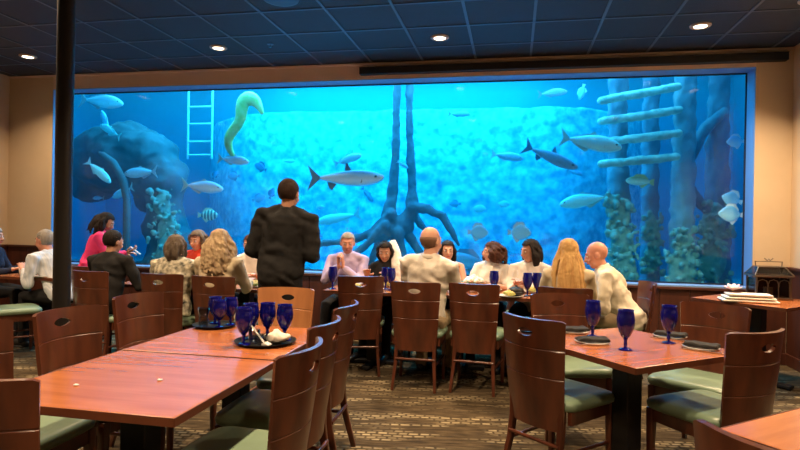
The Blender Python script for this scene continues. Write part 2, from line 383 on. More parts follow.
def cluster(parent, pts, name='coral_growth'):
    for p, r, n in pts:
        b = MB()
        for _ in range(n):
            q = Vector(p)+Vector((random.uniform(-r, r), random.uniform(-r*.6, r*.2), random.uniform(-r*1.6, r*1.6)))
            s = random.uniform(.018, .05); b.ell(q, (s, s, s*random.uniform(.7, 1.4)), n=7, k=5)
        b.ell(p, (r*.75, r*.35, r*1.3)); o_ = vox(name, b, M_coral, parent, .016, 1); o_['kind'] = 'stuff'
cluster(o, [((-5.35, 8.02, 1.55), .2, 40), ((-5.2, 7.95, 1.15), .25, 50), ((-5.1, 7.85, .8), .3, 40)])
b = MB(); b.tube([(-6.12, 7.6, 2.36), (-6.08, 7.6, 2.34), (-5.89, 7.6, 2.22), (-5.72, 7.6, 1.96), (-5.65, 7.6, 1.665), (-5.65, 7.6, 1.13), (-5.64, 7.6, .45)], [.03, .05, .055, .055, .055, .052, .052], 14)
o = obj('bent_pipe', b, M_rockd, sm=True); tag(o, 'dark bent pipe curving down to the sand at the tank left', 'pipe')
def f(b):
    b.tube([(-1.70, 8.2, 3.7), (-1.70, 8.2, 3.0), (-1.71, 8.2, 2.4), (-1.74, 8.2, 1.85), (-1.80, 8.2, 1.50), (-1.70, 8.2, 1.25)], [.052, .055, .062, .08, .11, .13])
    b.tube([(-1.53, 8.25, 3.7), (-1.53, 8.25, 3.0), (-1.50, 8.25, 2.4), (-1.46, 8.25, 1.9), (-1.45, 8.2, 1.6), (-1.60, 8.2, 1.30)], [.058, .058, .060, .075, .11, .13])
    R_ = [([(-1.75, 1.5), (-2.0, 1.25), (-2.35, 1.12), (-2.75, 1.08), (-3.05, .98)], [.13, .10, .08, .06, .04], 8.1),
          ([(-1.8, 1.35), (-2.1, 1.05), (-2.35, .85), (-2.5, .5)], [.12, .08, .06, .05], 8.0),
          ([(-1.75, 1.3), (-1.95, 1.0), (-2.05, .75), (-2.1, .4)], [.12, .08, .07, .06], 8.1),
          ([(-1.7, 1.3), (-1.72, .95), (-1.68, .7), (-1.70, .4)], [.14, .09, .07, .06], 8.3),
          ([(-1.62, 1.25), (-1.55, .95), (-1.5, .7), (-1.52, .4)], [.12, .08, .07, .06], 8.05),
          ([(-1.6, 1.35), (-1.38, 1.05), (-1.22, .8), (-1.15, .4)], [.12, .09, .07, .05], 8.2),
          ([(-1.45, 1.62), (-1.22, 1.60), (-1.0, 1.50), (-.86, 1.28), (-.76, 1.10)], [.12, .10, .09, .07, .04], 8.15),
          ([(-1.45, 1.5), (-1.2, 1.2), (-1.02, .95), (-.95, .5)], [.09, .06, .06, .05], 8.4),
          ([(-1.9, 1.35), (-2.25, 1.0), (-2.6, .8), (-2.75, .45)], [.07, .06, .05, .05], 8.45)]
    for p, r, y in R_: b.tube([(x, y, z) for x, z in p], [q*.72 for q in r])
    b.ell((-1.60, 8.2, 1.36), (.2, .16, .16))
o = rough(f, 'mangrove_tree', [M_root], .02, .022, 6); tag(o, 'twin trunk mangrove with arching roots standing mid tank', 'tree')
# pilings with growth and cross logs
def piling(name, label, pts, r, mats, grow, group='encrusted pilings in the tank'):
    t = thing(name, label, 'piling', (pts[0][0], pts[0][1], TZB), 0, group)
    b = MB(); P = [(x-pts[0][0], y-pts[0][1], z-TZB) for x, y, z in pts]
    b.tube(P, r, 14)
    vox('post', b, mats, t, .03, 1, lambda p: .03*noise.fractal(p*6, 1, 2.1, 4))
    cluster(t, [((x-pts[0][0], y-pts[0][1]-.06, z-TZB), s, n) for x, y, z, s, n in grow])
piling('encrusted_piling', 'thick encrusted piling nearest the tank middle, holding the log ends', [(1.38, 8.2, .4), (1.39, 8.2, 1.6), (1.36, 8.2, 2.4), (1.34, 8.2, 3.9)], [.18, .155, .13, .13], [M_pile], [(1.38, 8.1, 1.5, .16, 60), (1.40, 8.05, 1.15, .20, 70), (1.42, 8.0, .8, .22, 60), (1.25, 8.05, 1.7, .08, 16)])
piling('encrusted_piling', 'dim narrow piling just behind and between the two big ones', [(1.88, 8.6, .4), (1.87, 8.6, 1.6), (1.86, 8.6, 3.9)], [.14, .12, .11], [M_pile], [(1.86, 8.5, 1.4, .12, 40), (1.88, 8.5, 1.0, .15, 40)])
piling('encrusted_piling', 'pale bright piling in front, rising at the right ends of the logs', [(2.17, 8.05, .4), (2.14, 8.05, 1.4), (2.16, 8.05, 2.4), (2.15, 8.05, 3.9)], [.18, .155, .14, .13], [mat('pale_piling', (.36, .44, .50), .9, var=(.22, .30, .36), scale=5, bump=.8, bscale=12, stretch=(1, 1, .4))], [(2.12, 7.95, 1.15, .16, 60), (2.1, 7.9, .85, .22, 60)])
piling('encrusted_piling', 'rightmost greenish piling crossed by a leaning brace', [(2.72, 8.5, .4), (2.70, 8.5, 1.6), (2.70, 8.5, 3.9)], [.18, .16, .12], [M_pile], [(2.62, 8.4, 1.5, .20, 60), (2.6, 8.4, 1.0, .25, 60)])
def brace(lab, pts, r):
    b = MB(); b.tube(pts, r, 12); o = vox('leaning_brace', b, [M_pile], None, .03, 1, lambda p: .02*noise.fractal(p*6, 1, 2.1, 4)); tag(o, lab, 'timber', 'leaning timbers in the tank')
brace('upper timber leaning up to the right beside the pale piling', [(2.30, 8.3, 2.35), (2.5, 8.35, 2.75), (2.72, 8.4, 2.95)], [.08, .08, .07])
brace('lower timber leaning down to the right beside the pale piling', [(2.25, 8.2, 1.95), (2.45, 8.3, 1.7), (2.75, 8.45, 1.45)], [.07, .07, .07])
for lab, p0, p1 in (('top cross log fixed high on the pilings', (1.09, 7.86, 3.03), (2.02, 7.88, 3.20)), ('second cross log from the top on the pilings', (1.095, 7.86, 2.76), (2.04, 7.88, 2.90)),
                    ('third cross log from the top, behind the big pale fish', (1.14, 7.86, 2.49), (2.04, 7.88, 2.60)), ('lowest cross log on the pilings', (1.105, 7.86, 2.205), (2.02, 7.88, 2.305))):
    b = MB(); d = Vector(p1)-Vector(p0); b.tube([Vector(p0)+d*k/6+Vector((0, 0, random.uniform(-.006, .006))) for k in range(7)], [.052, .057, .055, .059, .056, .055, .050], 12)
    o = vox('cross_log', b, [M_log], None, .014, 1, lambda p: .009*noise.fractal(p*16, 1, 2.1, 3)); tag(o, lab, 'log', 'cross logs on the tank pilings')
t = thing('pool_ladder', 'pale submerged ladder hanging at the back left of the tank', 'ladder', (-5.07, 8.6, 2.45))
for s in (-1, 1):
    b = MB(); b.tube([(s*.215, 0, -.05), (s*.215, 0, 1.35)], .018, 10); obj('rail', b, M_ladder, t, sm=True)
for z in (0.0, .22, .51, .79, 1.07):
    b = MB(); b.tube([(-.215, 0, z), (.215, 0, z)], .016, 10); obj('rung', b, M_ladder, t, sm=True)
# boulders on the sand
for i, (x, y, z, r, lab) in enumerate([(.82, 8.3, .50, .22, 'low boulder at the foot of the big left piling'), (1.77, 7.70, .48, .15, 'small boulder between the two front pilings'), (2.5, 7.45, .5, .22, 'boulder under the pale piling'),
        (.35, 8.9, .5, .33, 'boulder on the sand behind the blonde diner'), (-.45, 9.0, .5, .35, 'boulder on the sand right of the mangrove'), (-3.4, 8.8, .48, .30, 'boulder on the sand left of the mangrove roots')]):
    o = rough(lambda b: (b.ell((x, y, z), (r, r*.8, r*.7)), b.ell((x+r*.6, y, z-.05), (r*.6, r*.5, r*.5))), 'boulder', [M_rock], .03, .06, 4); tag(o, lab, 'rock', 'boulders on the tank floor')

def fishmat(name, back, belly, bars=None, rough=.35):
    m = bpy.data.materials.new(name); m.use_nodes = True; nt = m.node_tree; N = nt.nodes; L = nt.links; b = N['Principled BSDF']; b.inputs['Roughness'].default_value = rough
    tc = N.new('ShaderNodeTexCoord'); sp = N.new('ShaderNodeSeparateXYZ'); L.new(tc.outputs['Generated'], sp.inputs[0]); r = N.new('ShaderNodeValToRGB')
    r.color_ramp.elements[0].color = (*belly, 1); r.color_ramp.elements[1].color = (*back, 1); r.color_ramp.elements[0].position = .35; r.color_ramp.elements[1].position = .8
    L.new(sp.outputs['Z'], r.inputs[0]); out = r.outputs[0]
    if bars:
        wv = N.new('ShaderNodeTexWave'); wv.bands_direction = 'X'; wv.inputs['Scale'].default_value = 1.7; L.new(tc.outputs['Generated'], wv.inputs[0])
        r2 = N.new('ShaderNodeValToRGB'); r2.color_ramp.elements[0].position = .45; r2.color_ramp.elements[1].position = .55; L.new(wv.outputs['Fac'], r2.inputs[0])
        mx = N.new('ShaderNodeMixRGB'); mx.inputs[2].default_value = (*bars, 1); L.new(r2.outputs[0], mx.inputs[0]); L.new(out, mx.inputs[1]); out = mx.outputs[0]
    n = N.new('ShaderNodeTexNoise'); n.inputs['Scale'].default_value = 60; L.new(tc.outputs['Object'], n.inputs[0])
    bp = N.new('ShaderNodeBump'); bp.inputs['Strength'].default_value = .2; bp.inputs['Distance'].default_value = .01; L.new(n.outputs['Fac'], bp.inputs['Height']); L.new(bp.outputs[0], b.inputs['Normal'])
    L.new(out, b.inputs['Base Color']); return m
FM = dict(
    silver=(fishmat('silver_fish', (.36, .48, .66), (.75, .92, 1)), mat('silver_fin', (.45, .5, .58), .5)),
    pink=(fishmat('pinkish_fish', (.50, .42, .60), (.95, .88, 1)), mat('pink_fin', (.6, .55, .5), .5)),
    grey=(fishmat('grey_fish', (.14, .15, .24), (.80, .85, .95)), mat('grey_fin', (.12, .12, .16), .5)),
    teal=(fishmat('teal_fish', (.30, .72, .78), (.55, 1, .98)), mat('teal_fin', (.35, .65, .65), .5)),
    dark=(fishmat('dark_fish', (.03, .14, .32), (.08, .30, .52)), mat('dark_fin', (.05, .10, .18), .5)),
    blue=(fishmat('blue_fish', (.12, .25, .42), (.28, .45, .6)), mat('blue_fin', (.12, .22, .36), .5)),
    yellow=(fishmat('yellowish_fish', (.40, .36, .16), (.80, .90, .75)), mat('yellow_fin', (.55, .5, .2), .5)),
    bars=(fishmat('barred_fish', (.95, .95, .70), (1, 1, .9), bars=(.10, .18, .20)), mat('pale_fin', (.8, .8, .6), .5)),
    pale=(fishmat('pale_blue_fish', (.18, .56, .88), (.38, .80, 1)), mat('pale_blue_fin', (.6, .8, .9), .5)),
    spot=(fishmat('greyish_angular_fish', (.22, .42, .62), (.35, .55, .72)), mat('greyish_fin', (.45, .48, .55), .5)))
M_eye = mat('fish_eye', (.01, .01, .012), .1)
SH = {  # x from tail root (-.40) to snout (.5): list of (x, half height, half width, centre z)
    'jack': [(-.38, .022, .012, 0), (-.28, .05, .03, 0), (-.12, .105, .055, 0), (.05, .145, .075, 0), (.2, .15, .08, 0), (.34, .12, .07, -.005), (.44, .075, .048, -.01), (.49, .035, .025, -.012), (.50, .012, .01, -.012)],
    'tarpon': [(-.37, .025, .014, 0), (-.25, .05, .03, 0), (-.1, .09, .05, 0), (.08, .115, .065, 0), (.22, .115, .065, 0), (.35, .09, .055, .0), (.44, .06, .04, .005), (.49, .032, .022, .012), (.50, .012, .01, .014)],
    'trig': [(-.36, .05, .02, 0), (-.25, .12, .04, 0), (-.1, .22, .07, 0), (.08, .27, .085, 0), (.22, .25, .08, 0), (.36, .17, .06, 0), (.46, .08, .035, 0), (.50, .02, .012, 0)],
    'angel': [(-.34, .07, .02, 0), (-.26, .17, .035, 0), (-.1, .33, .05, 0), (.08, .38, .06, 0), (.24, .31, .06, 0), (.37, .19, .045, -.01), (.46, .08, .03, -.02), (.50, .02, .012, -.02)],
    'grouper': [(-.36, .06, .03, 0), (-.22, .10, .05, 0), (-.05, .16, .08, 0), (.12, .19, .095, 0), (.27, .17, .09, -.005), (.4, .12, .07, -.015), (.47, .07, .045, -.02), (.50, .025, .02, -.02)]}
SH['sheepshead'] = SH['trig']
def rot_tail(kind, h):
    if kind in ('jack', 'tarpon'): return [(-.36, .018), (-.42, .07), (-.53, .17), (-.475, .02), (-.465, 0), (-.475, -.02), (-.53, -.17), (-.42, -.07), (-.36, -.018)]
    return [(-.34, h), (-.40, .10), (-.50, .13), (-.48, 0), (-.50, -.13), (-.40, -.10), (-.34, -h)]
def fish(label, kind, tone, x, y, z, L, head, tilt, dyaw):
    t = thing('fish', label, 'fish', (x, y, z), 0, 'fish in the aquarium')
    t.rotation_euler = (0, -R(tilt), R(180 if head < 0 else 0)+R(dyaw)*(1 if head > 0 else -1)); t.name = {'tarpon': 'tarpon', 'jack': 'silver_fish', 'trig': 'oval_reef_fish', 'angel': 'deep_bodied_fish', 'grouper': 'thick_bodied_fish', 'sheepshead': 'striped_reef_fish'}[kind]
    bm, fm = FM[tone]; S = SH[kind]; b = MB(); n = 14; bend = random.uniform(-.05, .05); cy = lambda q: bend*max(0, .15-q)**2*4
    b.rings([[Vector((px, cy(px)+w_*math.sin(2*PI*i/n), zc+h*math.cos(2*PI*i/n)*(1.0 if math.cos(2*PI*i/n) > 0 else .95)))*L for i in range(n)] for px, h, w_, zc in S])
    o = obj('body', b, bm, t, sub=1, sm=True)
    hh = S[0][1]; hm = max(s[1] for s in S)
    T = Matrix.Translation((0, cy(-.4)*L, 0))
    b = MB(); b.prism([(p[0]*L, p[1]*L) for p in rot_tail(kind, hh)], .008*L+.002, T); obj('tail_fin', b, fm, t)
    if kind == 'tarpon': d = [(.06, .10), (.0, .20), (-.02, .19), (-.03, .10)]; a = [(-.14, -.075), (-.20, -.16), (-.24, -.13), (-.27, -.045)]
    elif kind == 'jack': d = [(.10, .13), (.02, .185), (-.05, .14), (-.28, .075), (-.32, .03), (-.1, .09)]; a = [(-.02, -.125), (-.08, -.17), (-.28, -.07), (-.32, -.03), (-.1, -.09)]
    else: d = [(.25, hm*.8), (.15, hm+.06), (-.12, hm+.07), (-.27, hm*.65), (-.28, hm*.4), (0, hm*.8)]; a = [(.02, -hm*.9), (-.1, -hm-.07), (-.26, -hm*.6), (-.28, -hm*.35), (-.1, -hm*.7)]
    b = MB(); b.prism([(p[0]*L, p[1]*L) for p in d], .008*L+.002); obj('dorsal_fin', b, fm, t)
    b = MB(); b.prism([(p[0]*L, p[1]*L) for p in a], .008*L+.002); obj('anal_fin', b, fm, t)
    wm = max(s[2] for s in S)
    for s in (-1, 1):
        M = Matrix.Translation((.22*L, s*wm*.9*L, -.03*L)) @ Matrix.Rotation(s*R(28), 4, 'Z')
        b = MB(); b.prism([(0, .02*L), (-.13*L, 0), (-.15*L, -.045*L), (0, -.03*L)], .006*L+.001, M); obj('pectoral_fin', b, fm, t)
    if L > .2:
        ex = .40; hw = .052 if kind != 'angel' else .04
        for s in (-1, 1):
            b = MB(); b.ell((ex*L, s*hw*L, .022*L), (.016*L, .008*L, .016*L), n=8, k=6); obj('eye', b, M_eye, t, sm=True)
for a in [
 ('large silver fish nosing along the top left corner of the tank', 'jack', 'silver', -6.10, 7.60, 3.14, 0.72, 1, -6, 0),
 ('pale blue fish hanging steeply under the large top left silver fish', 'jack', 'pale', -6.20, 7.80, 2.88, 0.40, -1, 60, 20),
 ('pale fish diving down left, lowest of the top left trio', 'jack', 'teal', -6.04, 7.70, 2.72, 0.42, -1, 28, 10),
 ('teal fish slanting nose down beside the black column', 'jack', 'teal', -5.97, 7.40, 2.064, 0.46, 1, -42, 15),
 ('teal and silver fish facing left in front of the boulder', 'jack', 'silver', -5.50, 7.70, 2.08, 0.56, -1, -3, 0),
 ('teal fish facing lower left, under the one before the boulder', 'jack', 'teal', -5.87, 7.80, 1.79, 0.45, -1, -20, 10),
 ('small blunt pale fish above the woman in pink', 'jack', 'teal', -6.95, 8.60, 1.73, 0.24, -1, 0, 10),
 ('tiny pale fish right beside the black column', 'jack', 'pale', -7.44, 8.60, 1.90, 0.17, 1, 0, 0),
 ('pinkish fish facing right just below the moray eel', 'jack', 'pink', -3.89, 7.50, 2.24, 0.47, 1, -6, 0),
 ('plump mauve silver fish facing right, right of the rock pillar', 'jack', 'pink', -4.36, 7.50, 1.86, 0.63, 1, -5, 0),
 ('small yellow fish with dark vertical bars low in the tank', 'sheepshead', 'bars', -4.50, 7.90, 1.46, 0.33, 1, 0, 0),
 ('dark round fish upper left of the standing man', 'trig', 'dark', -4.04, 8.70, 2.26, 0.26, -1, 25, 10),
 ('blue round fish under the pinkish fish', 'trig', 'blue', -4.61, 8.90, 2.13, 0.25, -1, 0, 10),
 ('round blue fish level with the standing man head, further left', 'trig', 'blue', -4.11, 8.80, 1.76, 0.24, 1, 20, 10),
 ('dark upright fish just left of the standing man head', 'trig', 'dark', -3.93, 8.90, 1.85, 0.20, 1, 70, 0),
 ('faint small fish above the standing man head', 'jack', 'pale', -3.64, 8.90, 2.38, 0.22, 1, 0, 0),
 ('tiny dark upright fish between eel tail and plump mauve fish', 'trig', 'dark', -5.01, 9.00, 2.16, 0.16, 1, 60, 0),
 ('silver fish swimming just above the big tarpon', 'jack', 'silver', -2.34, 7.90, 2.29, 0.43, 1, 18, 0),
 ('big grey tarpon facing right, left of the mangrove trunks', 'tarpon', 'grey', -2.20, 7.40, 1.98, 1.02, 1, 0, 0),
 ('dim blue fish diving beneath the tarpon', 'jack', 'blue', -2.27, 8.80, 1.83, 0.29, 1, -50, 30),
 ('small white round fish right of the standing man shoulder', 'trig', 'pale', -2.88, 8.30, 1.61, 0.13, 1, 0, 0),
 ('teal tarpon facing left behind the standing man', 'tarpon', 'teal', -2.64, 8.40, 1.45, 0.72, -1, -12, 0),
 ('small pale fish between the two mangrove trunks', 'jack', 'pale', -1.52, 7.80, 2.20, 0.18, 1, -30, 0),
 ('faint blue fish high up right of the mangrove trunks', 'jack', 'blue', -0.85, 8.80, 3.08, 0.34, 1, 0, 0),
 ('silver fish facing right at the top, left of the pilings', 'jack', 'silver', 0.47, 7.80, 3.14, 0.37, 1, 4, 0),
 ('pale fish seen nose down next to the cross logs', 'trig', 'pale', 0.84, 7.80, 3.14, 0.21, -1, -70, 40),
 ('pale slim fish ahead of the dark tarpon', 'jack', 'pale', -0.10, 7.90, 2.32, 0.43, 1, -8, 0),
 ('dark blue tarpon slanting down to the right', 'tarpon', 'blue', 0.45, 7.60, 2.27, 0.72, 1, -24, 0),
 ('big pale fish in front of the third cross log', 'jack', 'teal', 0.93, 7.50, 2.44, 0.74, 1, -10, 0),
 ('yellow backed fish facing left between the pilings', 'grouper', 'yellow', 1.59, 7.90, 1.99, 0.35, -1, 5, 0),
 ('turquoise fish facing left beside the left piling', 'jack', 'teal', 0.92, 8.00, 1.74, 0.66, -1, -10, 0),
 ('grey angular fish above the curly brown haired woman', 'angel', 'spot', -0.46, 7.60, 1.29, 0.28, 1, 0, 0),
 ('grey angular fish above the dark haired woman in white', 'angel', 'spot', 0.07, 7.50, 1.30, 0.30, 1, 0, 0),
 ('faint pale oval fish right of centre, rightmost of three', 'trig', 'teal', -0.17, 8.80, 1.71, 0.21, 1, 0, 0),
 ('faint pale oval fish right of centre, middle of three', 'trig', 'teal', -0.53, 8.70, 1.63, 0.24, 1, 0, 0),
 ('faint dark oval fish right of centre, leftmost of three', 'trig', 'blue', -0.91, 9.00, 1.71, 0.19, -1, 0, 0),
 ('pale blue fish cut by the right edge of the tank, highest of three', 'angel', 'pale', 2.49, 7.25, 2.40, 0.20, -1, 0, 0),
 ('upper pale blue angelfish at the right edge of the tank', 'angel', 'pale', 2.50, 7.35, 1.74, 0.24, -1, 20, 0),
 ('lower pale blue angelfish at the right edge of the tank', 'angel', 'pale', 2.42, 7.15, 1.56, 0.27, -1, 5, 0),
 ('large dark blue fish resting low behind the long table', 'grouper', 'blue', -0.64, 8.00, 0.88, 0.66, -1, 4, 0),
 ('small dark fish right of the slanting dark tarpon', 'jack', 'blue', 0.87, 8.80, 2.19, 0.24, 1, -20, 0)]:
    fish(*a)
# moray eel
t = thing('moray_eel', 'yellow green moray eel curling upward near the top of the tank', 'eel', (-3.9, 7.5, 2.6))
P = [(-3.479, 2.90), (-3.52, 2.985), (-3.571, 3.065), (-3.64, 3.10), (-3.708, 3.105), (-3.765, 3.06), (-3.79, 2.96), (-3.79, 2.831), (-3.83, 2.75), (-3.90, 2.67), (-3.965, 2.58), (-3.985, 2.50), (-3.97, 2.42), (-3.93, 2.33), (-3.87, 2.27)]
rr = [.030, .055, .085, .11, .115, .11, .095, .085, .08, .08, .078, .07, .058, .04, .018]
b = MB(); b.tube([(x+3.9, 0, z-2.6) for x, z in P], rr, 14, flat=.65, side=(1, 0, 0))
M_eel = mat('eel_skin', (.75, .70, .15), .5, var=(.95, .85, .35), scale=14, bump=.3, bscale=30)
o = obj('body', b, M_eel, t, sub=1, sm=True)
# ------------------------------------------------------------------ dining chairs
ZT, ZB_ = .905, .325
def back_surf(u, z):                 # u in -1..1 across, returns point on the panel's middle surface (chair faces +Y)
    k = max(0.0, (z-ZB_)/(ZT-ZB_))
    hw = .172+.036*k
    y = -.185-.085*k**1.35-.035*math.sin(PI*min(1, k))*.3
    return Vector((u*hw, y-.034+.072*u*u*(.5+.5*k), z))
def panel_mb():
    rowz = [ZB_, .36, .42, .48, .54, .597, .600, .604, .607, .66, .70, .747, .750, .754, .757, .775]
    hz, x0, z0, z1 = .832, .42, .775, .885
    cols = [-1, -.93, -.8, -.6, -x0, -.28, -.14, 0, .14, .28, x0, .6, .8, .93, 1]
    F = []; V = []
    def v(u, z, d=0): V.append((u, z, d)); return len(V)-1
    def corner(u, z):                 # round the two top corners
        if z > ZT-.03 and abs(u) > .93: return z-.0
        return z
    zz = rowz+[.80, .83, .86, .885, ZT-.012, ZT]
    idx = {}
    for j, z in enumerate(zz):
        for i, u in enumerate(cols):
            d = .0022 if z in (.600, .604, .750, .754) else 0
            z2 = z
            if z >= ZT-.013 and abs(u) >= .93: z2 = z-(.010 if abs(u) == 1 else .002)*(1 if z == ZT else .7)
            idx[i, j] = v(u, z2, d)
    ja, jb = zz.index(.775), zz.index(.885); ia, ib = cols.index(-x0), cols.index(x0)
    for j in range(len(zz)-1):
        for i in range(len(cols)-1):
            if ja <= j < jb and ia <= i < ib: continue
            F.append((idx[i, j], idx[i+1, j], idx[i+1, j+1], idx[i, j+1]))
    per = [idx[i, ja] for i in range(ia, ib)]+[idx[ib, j] for j in range(ja, jb)]+[idx[i, jb] for i in range(ib, ia, -1)]+[idx[ia, j] for j in range(jb, ja, -1)]
    el = []
    for q in per:
        u, z, _ = V[q]; a = math.atan2((z-hz)/.05, u/x0)
        ex, ez = math.cos(a), math.sin(a)
        el.append(v(.255*ex, hz+.0215*ez*(1-.25*ex*ex)))
    n = len(per)
    for k in range(n): F.append((per[k], per[(k+1) % n], el[(k+1) % n], el[k]))
    b = MB(); t = .0085
    fr = []; bk = []
    for u, z, d in V:
        p = back_surf(u, z); nrm = (back_surf(u+.01, z)-back_surf(u-.01, z)).cross(back_surf(u, z+.01)-back_surf(u, z-.01)).normalized()
        fr.append(p-nrm*(t-d)); bk.append(p+nrm*(t-d))
    b.add(fr+bk, [f for f in F]+[tuple(i+len(V) for i in reversed(f)) for f in F])
    cnt = {}
    for f in F:
        for k in range(len(f)): a, c = f[k], f[(k+1) % len(f)]; cnt[(a, c)] = 1
    for (a, c) in cnt:
        if (c, a) not in cnt: b.face(c, a, a+len(V), c+len(V))
    return b
def taper(b, p, q, a, c):            # square bar from p to q, widths a -> c
    b.tube([p, q], [a*.7071, c*.7071], 4, False)
def bar4(pts, ws):
    b = MB(); rs = []
    for p, w_ in zip(pts, ws):
        p = Vector(p); rs.append([p+Vector((i*w_[0]/2, j*w_[1]/2, 0)) for i, j in ((-1, -1), (1, -1), (1, 1), (-1, 1))])
    b.rings(rs); return b
def make_chair():
    t = thing('dining_chair', 'x', 'chair', (0, 0, 0), 0)
    soft(obj('backrest', panel_mb(), M_wood, t), 35)
    b = MB(); rs = []
    for z, g in ((.432, .0), (.440, .010), (.462, .014), (.478, .006), (.487, -.015), (.490, -.05)):
        r = []
        for k in range(32):
            a = 2*PI*k/32; c, s_ = math.cos(a), math.sin(a); e = .32
            x = math.copysign(abs(c)**e, c); y = math.copysign(abs(s_)**e, s_)
            hw = .205+.020*(y+1)/2
            r.append(Vector((x*(hw+g), .015+y*(.205+g), z+(.006 if z > .48 else 0)*(1-max(abs(x), abs(y))))))
        rs.append(r)
    b.rings(rs); soft(obj('seat', b, M_vinyl, t), 60)
    b = MB()
    b.box((0, .195, .398), (.36, .022, .07)); b.box((0, -.165, .398), (.33, .022, .07))
    for s in (-1, 1): b.box((s*.19, .015, .398), (.022, .36, .07))
    b.box((0, .015, .437), (.38, .37, .012)); obj('seat_frame', b, M_wood, t, .003)
    for s in (-1, 1):
        soft(obj('leg', bar4([(s*.193, .195, 0), (s*.193, .195, .25), (s*.190, .195, .43)], [(.026, .026), (.034, .034), (.042, .042)]), M_wood, t, .004), 50)
        soft(obj('leg', bar4([(s*.178, -.262, 0), (s*.172, -.235, .10), (s*.163, -.205, .22), (s*.160, -.188, .34), (s*.158, -.196, .50), (s*.158, -.212, .60)], [(.024, .030), (.026, .034), (.028, .036), (.030, .040), (.030, .024), (.026, .012)]), M_wood, t, .004), 50)
    b = MB(); b.tube([(-.165, -.215, .255), (.165, -.215, .255)], .011, 8, False); soft(obj('stretcher', b, M_wood, t), 60)
    for s in (-1, 1):
        b = MB(); b.tube([(s*.168, -.21, .21), (s*.192, .195, .21)], .010, 8, False); soft(obj('stretcher', b, M_wood, t), 60)
    return t
chair0 = make_chair(); used = False
def chair(x, y, fx, fy, label, group, tuck=0.245):
    """x, y: centre of the top of the backrest; (fx, fy): where the sitter would look"""
    global used
    n = math.hypot(fx, fy); fx /= n; fy /= n
    loc = (x+fx*.275, y+fy*.275, 0); rz = math.atan2(-fx, fy)
    if not used:
        used = True; chair0.location = loc; chair0.rotation_euler = (0, 0, rz); chair0['label'] = label; chair0['group'] = group; return chair0
    return dup(chair0, loc, rz, label, group)
G1, G2, G3, G4 = 'chairs around the empty pushed together tables', 'chairs around the set square table', 'chairs of the long table', 'chairs at the left tables'
chair(-.765, 2.10, -1, .03, 'nearest of three chairs along the right side of the bare tables', G1)
chair(-.86, 2.67, -1, -.02, 'middle of three chairs along the right side of the bare tables', G1)
chair(-.93, 3.26, -1, -.03, 'farthest of three chairs along the right side of the bare tables', G1)
chair(-2.31, 2.62, 1, -.12, 'empty chair left of the nearer bare table, handle slot lit, second from the front', G1)
chair(-2.36, 3.26, 1, -.15, 'empty chair left of the farther bare table, beside the glass tray', G1)
chair(-2.34, 2.09, 1, .02, 'chair cut by the left edge of the picture, left of the bare table', G1)
chair(-1.575, 1.42, .0, 1, 'dark chair in the bottom left corner, back to the viewer', G1)
hc = chair(-1.60, 3.93, .08, -1, 'paler chair at the head of the bare tables, before the standing man', G1)
M_palechair = mat('chair_wood_pale', (.46, .19, .075), .32, var=(.36, .14, .055), scale=5, stretch=(3, 3, .5), coat=.25)  # paler, more orange version of the chair wood, used on this one chair
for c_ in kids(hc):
    if c_.name.startswith(('backrest', 'leg', 'seat_frame', 'stretcher')): c_.data = c_.data.copy(); c_.data.materials[0] = M_palechair
chair(.08, 3.09, .66, .75, 'chair left of the set square table, back to us, pale green seat', G2)
chair(.32, 4.25, .22, -1, 'chair facing us at the far left side of the set square table', G2)
chair(1.28, 4.0, -.6, -.8, 'shadowed chair on the far right side of the set square table', G2)
chair(1.165, 2.99, -.58, .81, 'chair on the near right side of the set square table, back to us', G2)
chair(.575, 1.40, .72, .69, 'dark chair back at the bottom edge by the bottom right table', 'chair of the bottom right table')
chair(-1.34, 5.0, -.25, 1, 'empty chair nearest the standing man on the near side of the long table', G3)
chair(-.79, 4.66, .0, 1, 'chair of the balding man in cream shirt, near side of the long table', G3)
chair(-.315, 4.70, .10, 1, 'empty chair right of the balding man in cream shirt', G3)
chair(.40, 4.66, .12, 1, 'dark chair with the long haired blonde woman on it', G3)
chair(1.20, 5.42, -1, -.08, 'chair at the right end of the long table under the leaning bald man', G3)
chair(-3.05, 4.55, -.02, 1, 'chair of the woman with the grey brown bob', G4)
chair(-2.53, 4.50, .05, 1, 'chair of the curly blonde woman, left of the standing man', G4)
chair(-3.78, 4.55, .12, 1, 'dark chair of the person in black beside the column', G4)
chair(-4.20, 4.98, .2, 1, "dark chair half hidden by the black column", G4)
chair(-5.05, 4.65, .6, .8, 'dark chair at the left edge of the picture, pale green seat showing', G4)
for x, lab in ((-1.70, 'far side chair of the man in the lavender shirt'), (-1.22, 'far side chair of the woman with the white scarf'), (-.72, 'far side chair behind the smiling dark haired woman'),
               (-.22, 'far side chair of the curly brown haired woman'), (.22, 'far side chair of the dark haired woman in white')):
    chair(x, 6.33, random.uniform(-.06, .06), -1, lab, G3)
chair(-3.45, 6.30, 0, -1, 'far side chair of the woman in red', G4); chair(-2.85, 6.30, .05, -1, 'far side chair opposite the curly blonde woman', G4)

